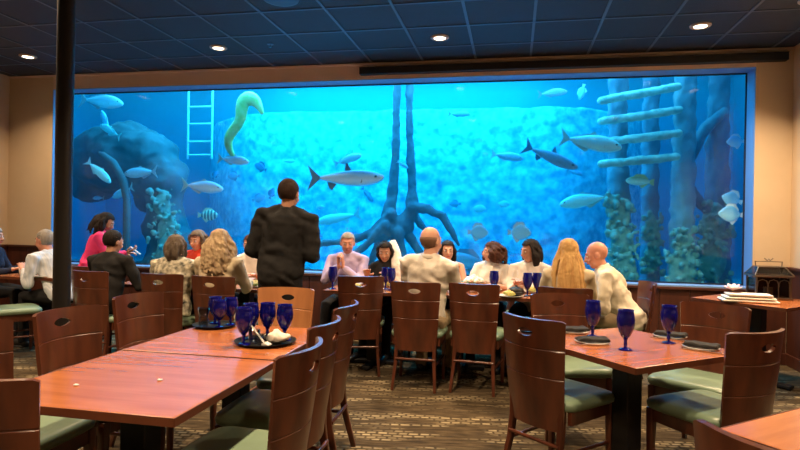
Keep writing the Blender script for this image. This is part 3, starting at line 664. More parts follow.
# ------------------------------------------------------------------ tables
def make_table():
    t = thing('dining_table', 'x', 'table')
    b = MB(); b.box((0, 0, .737), (.79, .79, .030)); b.cur = 0
    obj('tabletop', b, [M_table], t, .006)
    b = MB()
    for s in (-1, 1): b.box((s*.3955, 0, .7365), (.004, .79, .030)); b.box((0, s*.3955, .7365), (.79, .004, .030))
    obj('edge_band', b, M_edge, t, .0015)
    b = MB(); b.box((0, 0, .37), (.11, .11, .70)); b.box((0, 0, .712), (.40, .40, .018)); obj('pedestal', b, M_black, t, .006)
    b = MB(); b.box((0, 0, .025), (.58, .075, .03)); b.box((0, 0, .027), (.075, .58, .03))
    for i, j in ((1, 0), (-1, 0), (0, 1), (0, -1)): b.lathe([(.001, 0), (.022, 0), (.022, .014), (.001, .014)], (i*.265, j*.265, 0), 10)
    obj('cross_base', b, M_black, t, .005)
    return t
table0 = make_table(); tused = False
def table(x, y, rz, label, group=None):
    global tused
    if not tused:
        tused = True; table0.location = (x, y, 0); table0.rotation_euler = (0, 0, R(rz)); table0['label'] = label
        if group: table0['group'] = group
        return table0
    return dup(table0, (x, y, 0), R(rz), label, group)
TG = 'tables pushed into a row along the tank'
table(-1.44, 2.045, 0, 'bare square table in the left foreground with two crumbs on it')
table(-1.445, 2.855, 0, 'square table carrying the two trays of blue goblets')
table(.615, 3.29, 38, 'square table set with blue goblets and black napkins')
table(1.20, 1.93, 40, 'bare table cut by the bottom right corner of the picture')
for i, (x, lab) in enumerate(((-1.34, 'left table of the long table, by the standing man and lavender shirt'), (-.54, 'middle table of the long table, before the balding man'), (.26, 'right table of the long table, before the blonde woman'))): table(x, 5.52, 0, lab, TG)
table(-2.60, 5.33, 0, 'left side table with plates before the curly blonde woman', TG); table(-3.40, 5.33, 0, 'left side table before the woman with the bob', TG)
table(-5.05, 5.55, 0, 'table at the far left behind the column, with cups and a plate')
table(2.18, 5.74, 45, 'corner serving table at the right wall under the brass lantern box')
# ------------------------------------------------------------------ black column
t = thing('steel_column', 'slim black steel column from floor to ceiling at the left', 'column', (-2.955, 3.33, 0))
b = MB(); b.lathe([(.054, .0), (.054, ZC)], n=28); soft(obj('shaft', b, M_blackp, t), 60)
b = MB(); b.lathe([(.055, 0), (.11, 0), (.11, .012), (.065, .02), (.055, .03)], n=28); soft(obj('base_plate', b, M_blackp, t), 40)
b = MB(); b.lathe([(.055, ZC-.03), (.062, ZC-.02), (.09, ZC-.012), (.09, ZC-.004), (.055, ZC-.004)], n=28); soft(obj('top_collar', b, M_blackp, t), 40)
# ------------------------------------------------------------------ ceiling speaker and sprinkler
t = thing('ceiling_speaker', 'big dark round speaker disc in the ceiling, cut by the top edge', 'speaker', (-1.98, 4.60, ZC))
b = MB(); b.lathe([(.001, -.012), (.125, -.012), (.125, -.006), (.001, -.006)], n=36); soft(obj('grille', b, mat('speaker_grille', (.012, .014, .02), .6), t), 40)
b = MB(); b.lathe([(.125, -.016), (.150, -.012), (.152, 0), (.125, 0), (.125, -.016)], n=36); soft(obj('rim', b, mat('speaker_rim', (.05, .06, .09), .4), t), 40)
t = thing('ceiling_sprinkler', 'tiny sprinkler head in the ceiling above the tank', 'sprinkler', (-2.59, 5.76, ZC))
b = MB(); b.lathe([(.001, -.006), (.035, -.006), (.035, 0), (.001, 0)], n=20); obj('flange', b, M_grid, t)
b = MB(); b.lathe([(.001, -.035), (.016, -.035), (.016, -.032), (.004, -.03), (.005, -.006), (.001, -.006)], n=14); obj('head', b, M_silver, t)
# ------------------------------------------------------------------ people
def skin(name, c, v): return mat(name, c, .5, var=v, scale=6, sheen=.1)
SK_L = skin('light_skin', (.66, .36, .25), (.60, .30, .20)); SK_M = skin('tan_skin', (.50, .26, .16), (.44, .21, .13)); SK_R = skin('ruddy_skin', (.66, .30, .20), (.58, .24, .16))
def cloth(name, c, v=None, sc=7, **k): return mat(name, c, .85, spec=.2, var=v or tuple(x*.9 for x in c), scale=sc, bump=.25, bscale=160, **k)
def hairm(name, c, v): return mat(name, c, .7, spec=.2, var=v, scale=30, stretch=(1, 1, .15), bump=.5, bscale=90)
H_BLACK = hairm('black_hair', (.010, .007, .006), (.020, .014, .012)); H_BROWN = hairm('brown_hair', (.085, .030, .016), (.04, .014, .008)); H_CURLB = hairm('curly_blonde_hair', (.56, .42, .25), (.30, .20, .12))
H_BLOND = hairm('blonde_hair', (.70, .44, .17), (.46, .25, .09)); H_ASH = hairm('ash_brown_hair', (.17, .13, .095), (.075, .055, .042)); H_GREY = hairm('grey_hair', (.40, .37, .34), (.25, .22, .20)); H_STUB = hairm('short_dark_hair', (.022, .012, .008), (.035, .018, .012))
H_SHAVE = hairm('cropped_hair', (.22, .12, .08), (.16, .09, .06))
M_iris = mat('eye_dark', (.015, .01, .008), .15); M_sclera = mat('eye_white', (.75, .72, .68), .3); M_lip = mat('lips', (.42, .12, .10), .5); M_brow = mat('brows', (.03, .02, .015), .8)
M_shoe = mat('black_shoe', (.012, .012, .013), .4); M_trou = cloth('black_trousers', (.014, .014, .016)); M_khaki = cloth('khaki_trousers', (.30, .22, .13)); M_navy = cloth('navy_trousers', (.02, .025, .05))
def rotto(a, b):                      # rotation carrying direction a to b
    return Vector(a).rotation_difference(Vector(b)).to_matrix().to_4x4()
def ik(s, t, l1, l2, hint):
    d = t-s; L = min(d.length, (l1+l2)*.995); u = d.normalized(); a = (l1*l1-l2*l2+L*L)/(2*L); h = math.sqrt(max(0, l1*l1-a*a))
    n = Vector(hint); n = (n-u*n.dot(u)).normalized(); return s+u*a+n*h, s+u*L
def hand(b, W, d, pn, side, curl):
    """W wrist, d pointing direction, pn back-of-hand normal, side +1 right hand / -1 left hand"""
    d = d.normalized(); pn = (pn-d*pn.dot(d)).normalized(); x = d.cross(pn)*side     # x points to the thumb side
    x = -x
    b.tube([W, W+d*.04, W+d*.085], [.026, .034, .034], 10, True, .42, side=x)
    for i, (o, L) in enumerate(((.029, .072), (.0095, .080), (-.010, .074), (-.028, .058))):
        p = W+d*.083+x*o; dirn = (d+x*o*4).normalized(); pts = [p-dirn*.02]; c = 0
        for k, fr in enumerate((.45, .30, .25)):
            pts.append(pts[-1]+(dirn*math.cos(c)-pn*math.sin(c))*(L*fr+(.02 if k == 0 else 0))); c += curl*(.75+.12*i)
        b.tube(pts, [.0090, .0086, .0080, .0072], 8)
    q = W+d*.03+x*.026; b.tube([q, q+(d*.4+x*.8-pn*.15).normalized()*.035, q+(d*.4+x*.8-pn*.15).normalized()*.035+(d*.85+x*.3-pn*.3).normalized()*.032, q+(d*.4+x*.8-pn*.15).normalized()*.035+(d*.9-pn*.45).normalized()*.055], [.013, .0115, .010, .008], 8)
def person(name_label, loc, face, sit=True, k=1.0, lean=8, side=0, hy=0, hp=8, ht=0, sk=None, hands=((.15, .36, .80), (-.15, .36, .80)), elbow=(.32, -.4, -.8), curl=.5,
           top=None, top_name='shirt', pants=None, sleeve='long', wide=1.0, hair=None, cap=0.0, seat=.575, foot=.42, bulge=0., neck_open=0, collar=None, fold=.009, bare_shoulder=False, fem=False, skirt=False, puff=0.0):
    t = thing('person', name_label, 'person', (loc[0], loc[1], 0), R(face), 'people in the restaurant')
    sk = sk or SK_L; X = Vector((1, 0, 0))
    P = Vector((0, 0, seat if sit else .93*k)); a, s_ = R(lean), R(side)
    d = Vector((math.sin(s_), math.sin(a), math.cos(a)*math.cos(s_))).normalized(); fwd = X.cross(d)*-1; fwd = (Vector((0, 1, 0))-d*d.y).normalized(); xr = fwd.cross(d).normalized()
    sw = (.170 if fem else .192)*k*wide
    N = P+d*.49*k; SH_ = {1: N-d*.045*k+xr*sw, -1: N-d*.045*k-xr*sw}
    hd = (d*.72+Vector((0, .10, .5))).normalized(); Hc = N+hd*.150*k
    Mh = Matrix.Translation(Hc) @ Matrix.Rotation(R(hy), 4, 'Z') @ Matrix.Rotation(-R(hp), 4, 'X') @ Matrix.Rotation(R(ht), 4, 'Y') @ Matrix.Scale(k*1.02, 4)
    def ring(c, rx, ry, dx=Vector((0, 0, 0)), ax=None):
        n = 20; ax = ax or (xr, fwd); return [c+dx+ax[0]*math.cos(2*PI*i/n)*rx+ax[1]*math.sin(2*PI*i/n)*ry for i in range(n)]
    def torso(b, g, low=-.10):
        hipw = .170 if fem else .160; wst = .128 if fem else .150
        b.rings([ring(P+d*(low)*k, (.10+g)*k*wide, (.09+g)*k), ring(P+d*(low+.04)*k, (hipw-.01+g)*k*wide, (.115+g)*k), ring(P+d*.02*k, (hipw+g)*k*wide, (.125+g)*k, fwd*bulge*.4), ring(P+d*.16*k, (wst+g)*k*wide, (.105+g+bulge*.5)*k, fwd*bulge),
                 ring(P+d*.30*k, (.155+g)*k*wide, (.115+g+(.02 if fem else 0))*k, fwd*.012), ring(P+d*.40*k, (.160+g)*k*wide, (.110+g)*k), ring(P+d*.465*k, (.135+g)*k*wide, (.082+g)*k), ring(P+d*.50*k, (.075+g)*k, (.062+g)*k), ring(P+d*.525*k, (.05+g*.7)*k, (.052+g*.7)*k)])
    # limbs
    arms = {}
    for i, s in enumerate((1, -1)):
        h = hands[i]; hv = Vector(h[:3]); el, wr = ik(SH_[s], hv, .285*k, .25*k, Vector((s*elbow[0], elbow[1], elbow[2]))); arms[s] = (el, wr)
    legs = {}
    for s in (1, -1):
        hip = P+xr*s*.092*k+Vector((0, .0, -.03))
        if sit: kn = Vector((s*.12, .41*k, seat-.04)); an = Vector((s*.13, foot-.03, .09)); toe = Vector((s*.15, foot+.13, .035))
        else: kn = Vector((s*.105, .02, .49*k)); an = Vector((s*.115, -.03, .085)); toe = Vector((s*.145, .13, .035))
        legs[s] = (hip, kn, an, toe)
    b = MB(); torso(b, -.012)
    for s in (1, -1):
        el, wr = arms[s]; S = SH_[s]
        b.tube([N-d*.03, S*.6+N*.4, S, S.lerp(el, .35), el], [.05*k, .05*k, .050*k, .044*k, .036*k], 12)
        b.tube([el, el.lerp(wr, .3), wr], [.037*k, .038*k, .025*k], 12)
        h = hands[i] if False else hands[0 if s == 1 else 1]; hdv = Vector(h[3:6]) if len(h) > 3 else (wr-el); pn = Vector(h[6:9]) if len(h) > 6 else Vector((0, 0, 1))
        hand(b, wr, hdv, pn, s, curl)
        hip, kn, an, toe = legs[s]
        b.tube([hip, hip.lerp(kn, .5), kn, kn.lerp(an, .35), an], [.078*k, .066*k, .050*k, .050*k, .034*k], 12); b.tube([an+Vector((0, -.02, -.045)), an+Vector((0, .04, -.045)), toe], [.03, .034, .024], 10)
    b.tube([N-d*.02, Hc+hd*-.06], [.056*k if not fem else .048*k, .054*k if not fem else .046*k], 14)
    q = len(b.v)
    b.ell((0, -.012, .030), (.076, .094, .092), n=20, k=14); b.ell((0, .022, -.035), (.063, .070, .080), n=18, k=12); b.ell((0, .052, -.090), (.034, .030, .024)); b.ell((0, .040, .0), (.066, .055, .07))
    b.tube([(0, .088, .022), (0, .098, -.004), (0, .110, -.026)], [.009, .012, .015], 10); b.tube([(-.03, .080, .030), (.03, .080, .030)], .012, 8)
    for s in (-1, 1):
        b.ell((s*.077, -.002, -.005), (.011, .020, .032)); b.ell((s*.036, .062, -.032), (.026, .028, .026)); b.tube([(s*.012, .096, -.030), (s*.014, .098, -.028)], .009, 8)
    b.tube([(-.020, .088, -.057), (0, .094, -.055), (.020, .088, -.057)], [.006, .009, .006], 8)
    b.xf(Mh, q)
    vox('body', b, sk, t, .0075 if k > .9 else .007, 2)
    for s in (-1, 1):
        b = MB(); b.ell((s*.031, .0855, .008), (.0135, .009, .0085), n=12, k=8); b.xf(Mh); e_ = obj('eye', b, M_sclera, t, sm=True)
        b = MB(); b.ell((s*.031, .0925, .008), (.0065, .004, .0070), n=10, k=6); b.xf(Mh); obj('iris', b, M_iris, e_, sm=True)
        b = MB(); b.tube([(s*.014, .0935, .031), (s*.032, .090, .036), (s*.050, .078, .031)], [.0035, .0045, .0025], 6); b.xf(Mh); obj('eyebrow', b, M_brow if hair in (H_BLACK, H_BROWN, H_STUB, H_ASH) else H_SHAVE, t, sm=True)
    b = MB(); b.tube([(-.024, .086, -.060), (-.010, .0965, -.056), (0, .097, -.058), (.010, .0965, -.056), (.024, .086, -.060)], [.003, .0065, .006, .0065, .003], 8); b.xf(Mh); obj('lips', b, M_lip, t, sm=True)
    # clothes
    def wr_(p): return fold*noise.fractal(p*9+Vector(loc+(0,))*3, 1, 2.0, 3)+fold*1.6*math.sin(p.z*38+p.x*20+6*noise.noise(p*5))*noise.noise(p*4+Vector((3, 1, 0)))
    b = MB(); torso(b, .016+puff, -.12)
    for s in (1, -1):
        el, wr = arms[s]; S = SH_[s]
        if bare_shoulder: continue
        b.tube([N+d*.022*k, (N*.55+S*.45)+d*.008*k], [(.052+puff*.5)*k, (.056+puff*.6)*k], 12); b.tube([N-d*.03, S*.6+N*.4-d*.002, S, S.lerp(el, .35), el if sleeve == 'long' else S.lerp(el, .72)], [.058*k, (.064+puff)*k, (.068+puff)*k, (.062+puff)*k, (.054+puff)*k], 12)
        if sleeve == 'long': b.tube([el, el.lerp(wr, .35), el.lerp(wr, .90)], [(.055+puff)*k, (.053+puff)*k, .038*k], 12)
    vox(top_name, b, top or M_white, t, .012, 3, wr_)
    if collar:
        b = MB(); n = 20; c0 = N+hd*.012*k
        b.rings([[c0+xr*math.cos(2*PI*i/n)*r*k+fwd*math.sin(2*PI*i/n)*r*k+hd*z*k for i in range(n)] for r, z in ((.066, -.02), (.063, .018), (.061, .030), (.068, .030), (.076, .004), (.072, -.02))]); obj('collar', b, collar, t, sm=True)
    b = MB()
    pm = pants or M_trou
    b.rings([ring(P-Vector((0, 0, .10)), .12*k, .10*k, ax=(X, Vector((0, 1, 0)))), ring(P-Vector((0, 0, .05)), .158*k*wide, .13*k, ax=(X, Vector((0, 1, 0)))), ring(P+Vector((0, 0, .06)), .160*k*wide, .125*k, ax=(X, Vector((0, 1, 0))))])
    for s in (1, -1):
        hip, kn, an, toe = legs[s]
        b.tube([hip, hip.lerp(kn, .5), kn, kn.lerp(an, .4), an+Vector((0, 0, -.01))], [.098*k, .088*k, .070*k, .062*k, .055*k], 12)
    vox('trousers', b, pm, t, .014, 2, lambda p: .006*noise.fractal(p*8, 1, 2, 3))
    for s in (1, -1):
        hip, kn, an, toe = legs[s]
        b = MB(); b.tube([an+Vector((0, -.045, -.048)), an+Vector((0, .03, -.040)), toe+Vector((0, -.03, .008)), toe+Vector((0, .03, 0))], [.036, .042, .040, .028], 12); b.box(((an.x+toe.x)/2, (an.y+toe.y)/2, .008), (.07, .22, .014)); obj('shoe', b, M_shoe, t, sm=True)
    return t, Mh, dict(P=P, N=N, d=d, xr=xr, fwd=fwd, k=k, hd=hd, arms=arms)
def cap_hair(b, g=.006, front=.06, low=-.03, n=36, m=18, side_low=None):     # close fitting shell of hair leaving the face free
    rs = []
    for i in range(m+1):
        r = []
        for j in range(n):
            a = 2*PI*j/n; fr = max(0, math.sin(a))            # +Y is the face
            zlow = low+(front-low)*min(1, fr*1.6)**.8
            zmin = max(-.95, min(.9, (zlow-.030)/.092)); ph = math.acos(zmin)*i/m
            r.append(Vector(((.076+g)*math.sin(ph)*math.cos(a), -.012+(.094+g)*math.sin(ph)*math.sin(a), .030+(.092+g)*math.cos(ph))))
        rs.append(r)
    rs2 = [[Vector((0, -.012, .030))+(p-Vector((0, -.012, .030)))*.93 for p in r] for r in reversed(rs)]
    rs[0] = [p+Vector((0, 0, 0)) for p in rs[0]]
    b.rings(rs+rs2, cap=False)
def add_hair(t, Mh, mats, kind, seed=0, length=.3, name='hair'):
    rnd = random.Random(seed); b = MB()
    if kind == 'short':
        cap_hair(b, .007, .068, -.045); b.xf(Mh); return vox(name, b, mats, t, .006, 1, lambda p: .002*noise.noise(p*90))
    if kind == 'fringe':                                       # bald crown, ring of short hair round the back and sides
        n = 30; rs = []
        for z, g in ((.035, .0015), (.01, .006), (-.03, .006), (-.06, -.002)):
            f_ = math.sqrt(max(.05, 1-((z-.03)/.092)**2)) if z > -.05 else .55
            rs.append([Vector(((.076*f_+g)*math.cos(PI+PI*j/(n-1)), -.012+(.094*f_+g)*math.sin(PI+PI*j/(n-1)), z)) for j in range(n)])
        b.rings(rs, False, False); b.xf(Mh); o = obj(name, b, mats, t, sm=True); so = o.modifiers.new('s', 'SOLIDIFY'); so.thickness = .006; so.offset = -1; bake(o); smooth(o.data); return o
    if kind in ('bob', 'long', 'curly', 'wavy', 'pony'):
        cap_hair(b, .012, .066, -.04)
        nl = {'bob': 46, 'long': 70, 'curly': 95, 'wavy': 60, 'pony': 10}[kind]; L = length
        for i in range(nl):
            a = R(rnd.uniform(150, 390)) if kind != 'pony' else R(rnd.uniform(250, 290))
            top = rnd.uniform(.02, .105); f_ = math.sqrt(max(.05, 1-((top-.03)/.102)**2))
            p = Vector((.080*f_*math.cos(a), -.012+.098*f_*math.sin(a), top)); out = Vector((math.cos(a), math.sin(a), 0))
            pts = [p]; rad = [.012]; ph = rnd.uniform(0, 6.28); l = L*rnd.uniform(.82, 1.05); m = 12 if kind in ('curly',) else 9
            amp = {'bob': .004, 'long': .006, 'curly': .017, 'wavy': .010, 'pony': .006}[kind]; fr = {'bob': 3, 'long': 5, 'curly': 15, 'wavy': 8, 'pony': 5}[kind]
            spread = {'bob': .022, 'long': .055, 'curly': .055, 'wavy': .035, 'pony': 0}[kind]
            for j in range(1, m+1):
                q = j/m; bl = math.sin(min(1, q*1.6)*PI/2)
                rr = 1+0*q
                c = Vector((p.x*(1.0+.0*q), p.y, 0)); flare = out*(spread*bl*(1 if kind != 'bob' else math.sin(min(1, q*1.25)*PI)))
                z = top-l*q*(1 if top < .06 else 1.0)
                pos = Vector((.084*math.cos(a)*min(1, .55+bl*.5), -.012+.100*math.sin(a)*min(1, .55+bl*.5), z))+flare
                if kind == 'bob' and q > .75: pos -= out*.025*(q-.75)*4
                pos += Vector((math.cos(ph+fr*q), math.sin(ph+fr*q), 0))*amp*min(1, q*3)
                pts.append(pos); rad.append({'curly': .0125}.get(kind, .012)*(1-.6*max(0, q-.6)))
            b.tube(pts, rad, 6)
        b.ell((0, -.035, -.03), (.080, .075, .08))
        b.xf(Mh); return vox(name, b, mats, t, .0075, 0, lambda p: .0025*noise.noise(p*70))
def wrinkly(b, name, mats, t, size=.008, amp=.004, sc=25, it=2): return vox(name, b, mats, t, size, it, lambda p: amp*noise.fractal(p*sc, 1, 2, 3))

C_BLK = cloth('black_jacket_cloth', (.013, .013, .014), (.022, .021, .021)); C_LAV = cloth('lavender_shirt_cloth', (.52, .42, .62), (.46, .37, .56)); C_CREAM = cloth('cream_shirt_cloth', (.74, .68, .54), (.68, .61, .48))
C_WHITE = cloth('white_shirt_cloth', (.78, .74, .68)); C_SATIN = mat('satin_shirt_cloth', (.66, .60, .52), .4, var=(.58, .52, .44), scale=4, bump=.2, bscale=90, sheen=.3); C_PINK = cloth('hot_pink_cloth', (.85, .06, .22)); C_RED = cloth('red_cloth', (.75, .07, .04)); C_KNIT = cloth('cream_knit', (.62, .52, .36))
C_STRIPE = mat('striped_shirt_cloth', (.74, .76, .80), .8, var=(.50, .56, .66), scale=4, stretch=(30, 1, .3))
C_FLOR = mat('floral_cloth', (.72, .66, .50), .8, var=(.05, .05, .04), scale=22)

# 1 the standing server
t, Mh, J = person('man in a black jacket standing with his back to us, short dark hair', (-1.925, 4.56), 2, sit=False, k=1.03, puff=.012, side=5, lean=2, hp=6, hy=-8, sk=SK_M, top=C_BLK, top_name='jacket', wide=1.06, hands=((.20, .24, 1.08), (-.20, .24, 1.08)), elbow=(.35, -1, -.3), curl=.9, collar=C_BLK, fold=.010)
add_hair(t, Mh, H_STUB, 'short')
b = MB(); P = J['P']; b.rings([[P+Vector((math.cos(2*PI*i/24)*r*1.28, math.sin(2*PI*i/24)*r, z)) for i in range(24)] for r, z in ((.128, -.0), (.142, .0), (.146, .06), (.136, .07), (.126, .06), (.128, 0))]); obj('jacket_hem', b, C_BLK, t, sm=True)
# 2 lavender shirt man
t, Mh, J = person('grey haired man in a lavender shirt facing us with clasped hands', (-1.74, 6.02), 178, lean=8, hy=16, hp=10, k=.93, sk=SK_R, top=C_LAV, hands=((.03, .28, .93, .0, .2, 1, 1, 0, 0), (-.02, .28, .92, 0, .2, 1, -1, 0, 0)), elbow=(.6, .0, -.8), curl=1.0, wide=1.05, bulge=.03, collar=C_LAV)
add_hair(t, Mh, H_GREY, 'short')
# 3 woman with white scarf
t, Mh, J = person('dark haired woman in black with a white scarf over her shoulder', (-1.28, 6.02), 168, k=.84, lean=18, hy=14, hp=16, sk=SK_M, fem=True, top=C_BLK, top_name='blouse', sleeve='short', hands=((.12, .34, .84), (-.16, .36, .83)))
add_hair(t, Mh, H_BLACK, 'bob', 3, .20)
b = MB(); N = J['N']; b.tube([N+Vector((-.16, .10, -.22)), N+Vector((-.15, .05, -.02)), N+Vector((-.09, -.03, .12)), N+Vector((-.02, -.09, .22)), N+Vector((-.00, -.13, .12)), N+Vector((.02, -.15, -.06))], [.05, .065, .055, .05, .055, .06], 10, flat=.5)
wrinkly(b, 'scarf', C_WHITE, t)
# 4 balding man from behind
t, Mh, J = person('balding man in a shiny cream shirt and khaki trousers seen from behind', (-.76, 4.97), -8, k=1.03, lean=3, side=4, hy=-24, hp=2, ht=0, sk=SK_L, top=C_SATIN, pants=M_khaki, hands=((.15, .40, .80), (-.12, .40, .80)), wide=1.04, collar=C_SATIN, fold=.010, bulge=.03)
add_hair(t, Mh, H_SHAVE, 'fringe')
# 5 smiling dark haired woman
t, Mh, J = person('smiling dark haired woman with bare shoulders between the balding man and the bouquet', (-.68, 6.04), 186, k=.84, lean=6, hy=6, hp=4, sk=SK_L, fem=True, top=C_BLK, top_name='dress', bare_shoulder=True)
add_hair(t, Mh, H_BLACK, 'bob', 5, .24)
# 6 curly brown haired woman turned left
t, Mh, J = person('curly brown haired woman in a white top looking to the left', (-.21, 5.98), 172, k=.84, lean=4, hy=-62, hp=2, sk=SK_L, fem=True, top=C_WHITE, top_name='blouse', sleeve='short', hands=((.16, .34, .80), (-.12, .36, .80)))
add_hair(t, Mh, H_BROWN, 'curly', 6, .17)
# 7 dark haired woman in white
t, Mh, J = person('dark haired woman in a white blouse resting her arm on the table', (.18, 5.94), 172, k=.90, lean=13, hy=-48, hp=10, sk=SK_M, fem=True, top=C_WHITE, top_name='blouse', hands=((.10, .36, .82), (.02, .34, .83)), fold=.009)
add_hair(t, Mh, H_BLACK, 'bob', 7, .21)
# 8 long haired blonde
t, Mh, J = person('woman with very long straight blonde hair seen from behind', (.45, 4.98), -4, k=.92, lean=2, hy=6, hp=4, sk=SK_L, fem=True, top=C_KNIT, top_name='cardigan')
add_hair(t, Mh, H_BLOND, 'long', 8, .56)
# 9 leaning bald man
t, Mh, J = person('bald man in a cream shirt leaning over the right end of the table', (1.04, 5.46), 82, k=.98, lean=30, hy=4, hp=16, sk=SK_R, top=C_CREAM, pants=M_khaki, hands=((.05, .45, .80), (-.16, .42, .80)), wide=1.08, fold=.013, bulge=.03, collar=C_CREAM)
# 10 woman with the bob
t, Mh, J = person('woman with a grey brown bob and black and cream patterned blouse', (-3.10, 4.80), 6, k=.88, lean=10, hy=-6, hp=4, sk=SK_L, fem=True, top=C_FLOR, top_name='blouse', wide=1.22, bulge=.03, fold=.006)
add_hair(t, Mh, H_ASH, 'bob', 10, .20)
# 11 curly blonde
t, Mh, J = person('woman with curly blonde hair in a cream knit top seen from behind', (-2.62, 4.78), 2, k=.95, lean=3, hy=-4, hp=2, sk=SK_L, fem=True, top=C_KNIT, top_name='sweater', wide=1.1)
add_hair(t, Mh, H_CURLB, 'curly', 11, .34)
# 12 woman in red
t, Mh, J = person('woman in a red top with glasses on her head facing us across the table', (-3.45, 5.98), 168, k=.92, lean=10, hy=6, hp=10, sk=SK_L, fem=True, top=C_RED, top_name='top', sleeve='short', wide=1.15)
add_hair(t, Mh, H_ASH, 'bob', 12, .16)
g = MB()
for s in (-1, 1): g.tube([(s*.032+.024*math.cos(2*PI*i/14), .088, .072+.016*math.sin(2*PI*i/14)) for i in range(15)], .0035, 6)
g.tube([(-.01, .09, .074), (.01, .09, .074)], .003, 6)
for s in (-1, 1): g.tube([(s*.056, .085, .074), (s*.085, .0, .05)], .003, 6)
g.xf(Mh); obj('glasses', g, mat('dark_frames', (.08, .03, .03), .3), t, sm=True)
# 13 behind the curly blonde
t, Mh, J = person('person in a white and red top hidden behind the curly blonde woman', (-2.85, 5.98), 190, k=.88, lean=12, hp=12, sk=SK_L, fem=True, top=C_WHITE, top_name='shirt', sleeve='short')
add_hair(t, Mh, H_BROWN, 'short', 13)
# 14 person in black
t, Mh, J = person('person in a black shirt seen from behind, left of the bob haired woman', (-3.80, 4.80), -6, k=.92, lean=10, hy=-10, hp=12, sk=SK_M, top=C_BLK, wide=1.16, fold=.008, hands=((.26, .34, .82), (-.16, .38, .80)))
add_hair(t, Mh, H_BLACK, 'short', 14)
# 15 woman in pink with phone
t, Mh, J = person('dark haired woman in hot pink looking down at the phone in her hand', (-4.88, 5.92), -62, sit=False, k=.87, lean=18, hy=-8, hp=30, sk=SK_M, fem=True, top=C_PINK, top_name='jacket', hands=((.06, .40, .98, .2, .8, .4, 0, -.4, -1), (-.12, .36, .96)), curl=.8)
add_hair(t, Mh, H_BLACK, 'wavy', 15, .24)
pw = t.matrix_basis @ (J['arms'][1][1])
ph_t = thing('mobile_phone', 'white phone lit up in the hand of the woman in pink', 'phone', (pw.x+.10, pw.y+.03, pw.z+.03), R(20)); ph_t.rotation_euler = (R(50), 0, R(-62))
b = MB(); b.box((0, 0, 0), (.072, .009, .145)); obj('case', b, M_plate, ph_t, .003); b = MB(); b.box((0, -.0052, 0), (.064, .001, .13)); obj('screen', b, mat('phone_screen', (.5, .6, .7), .2, emit=((.6, .75, 1), 1.0)), ph_t)
# 16 white striped shirt man behind the column
t, Mh, J = person('man in a white striped shirt facing left behind the black column', (-4.70, 5.32), 84, k=.96, lean=27, hy=4, hp=6, sk=SK_R, top=C_STRIPE, wide=1.05, hands=((.14, .40, .82), (-.14, .40, .82)))
add_hair(t, Mh, H_GREY, 'short', 16)
# 17 far left sliver
t, Mh, J = person('grey haired person cut off by the left edge of the picture', (-5.84, 5.45), -70, k=.92, lean=8, hy=0, hp=6, sk=SK_L, fem=True, top=M_navy, top_name='sweater')
add_hair(t, Mh, H_GREY, 'bob', 17, .16)
# ------------------------------------------------------------------ things on the tables
ZTB = .7525
def goblet():
    t = thing('water_goblet', 'x', 'goblet', (0, 0, 0), 0)
    b = MB(); b.lathe([(.001, .058), (.010, .058), (.022, .070), (.034, .096), (.043, .128), (.0445, .155), (.041, .180), (.038, .198), (.040, .207), (.038, .207), (.036, .198), (.039, .180), (.0425, .155), (.041, .128), (.032, .097), (.020, .073), (.001, .068)], n=24); obj('bowl', b, M_cobalt, t, sm=True)
    b = MB(); b.lathe([(.001, .010), (.009, .010), (.007, .020), (.011, .030), (.008, .038), (.0085, .050), (.013, .060), (.001, .060)], n=16); obj('stem', b, M_cobalt, t, sm=True)
    b = MB(); b.lathe([(.001, 0), (.035, 0), (.0365, .003), (.028, .007), (.009, .012), (.001, .012)], n=24); obj('foot', b, M_cobalt, t, sm=True)
    return t
gob0 = goblet(); gused = False
def put_goblet(x, y, label, group, z=ZTB):
    global gused
    if not gused:
        gused = True; gob0.location = (x, y, z); gob0['label'] = label; gob0['group'] = group; return gob0
    return dup(gob0, (x, y, z), random.uniform(0, 6), label, group)
def tray(x, y, r, label):
    t = thing('serving_tray', label, 'tray', (x, y, ZTB), 0, 'round trays on the empty table')
    b = MB(); b.lathe([(.001, .0), (r-.02, .0), (r, .014), (r+.003, .016), (r+.001, .011), (r-.018, -.0), (r-.03, .004), (.001, .004)][:4]+[(r-.005, .014), (r-.022, .005), (.001, .005)], n=48); obj('rim_and_plate', b, M_tray, t, sm=False); return t
tray(-1.73, 3.135, .125, 'left round black tray with tumbler and blue goblets')
tray(-1.25, 2.785, .155, 'right round black tray with goblets and crumpled napkins')
TGp = 'blue goblets on the trays'; zt = ZTB+.006
for x, y, lab in ((-1.672, 3.08, 'blue goblet at the front of the left tray'), (-1.765, 3.20, 'blue goblet at the back left of the left tray'), (-1.655, 3.185, 'blue goblet at the right edge of the left tray'), (-1.325, 2.69, 'tall front blue goblet on the right tray, standing leftmost'),
                  (-1.285, 2.885, 'middle blue goblet at the back of the right tray'), (-1.175, 2.855, 'blue goblet at the right of the right tray'), (-1.36, 2.84, 'blue goblet between the two trays, half hidden by the tall front one')):
    g_ = put_goblet(x, y, lab, TGp, zt); g_.scale = (.98, .98, .90) if x > -1.5 else (.95, .95, .78)
def tumbler(x, y, label, h=.11, r=.033, z=ZTB, m=None, group=None):
    b = MB(); b.lathe([(.001, 0), (r*.82, 0), (r, h), (r-.003, h), (r*.80-.003, .008), (.001, .008)], n=20); o = obj('tumbler', b, m or M_clear, sm=True); o.location = (x, y, z); tag(o, label, 'glass', group); return o
tumbler(-1.775, 3.085, 'clear glass tumbler on the left tray', z=zt)
tumbler(-1.29, 2.735, 'short clear glass on the right tray beside the napkins', .07, .030, zt)
tumbler(-1.235, 2.715, 'second short clear glass on the right tray, nearest the front', .055, .028, zt)
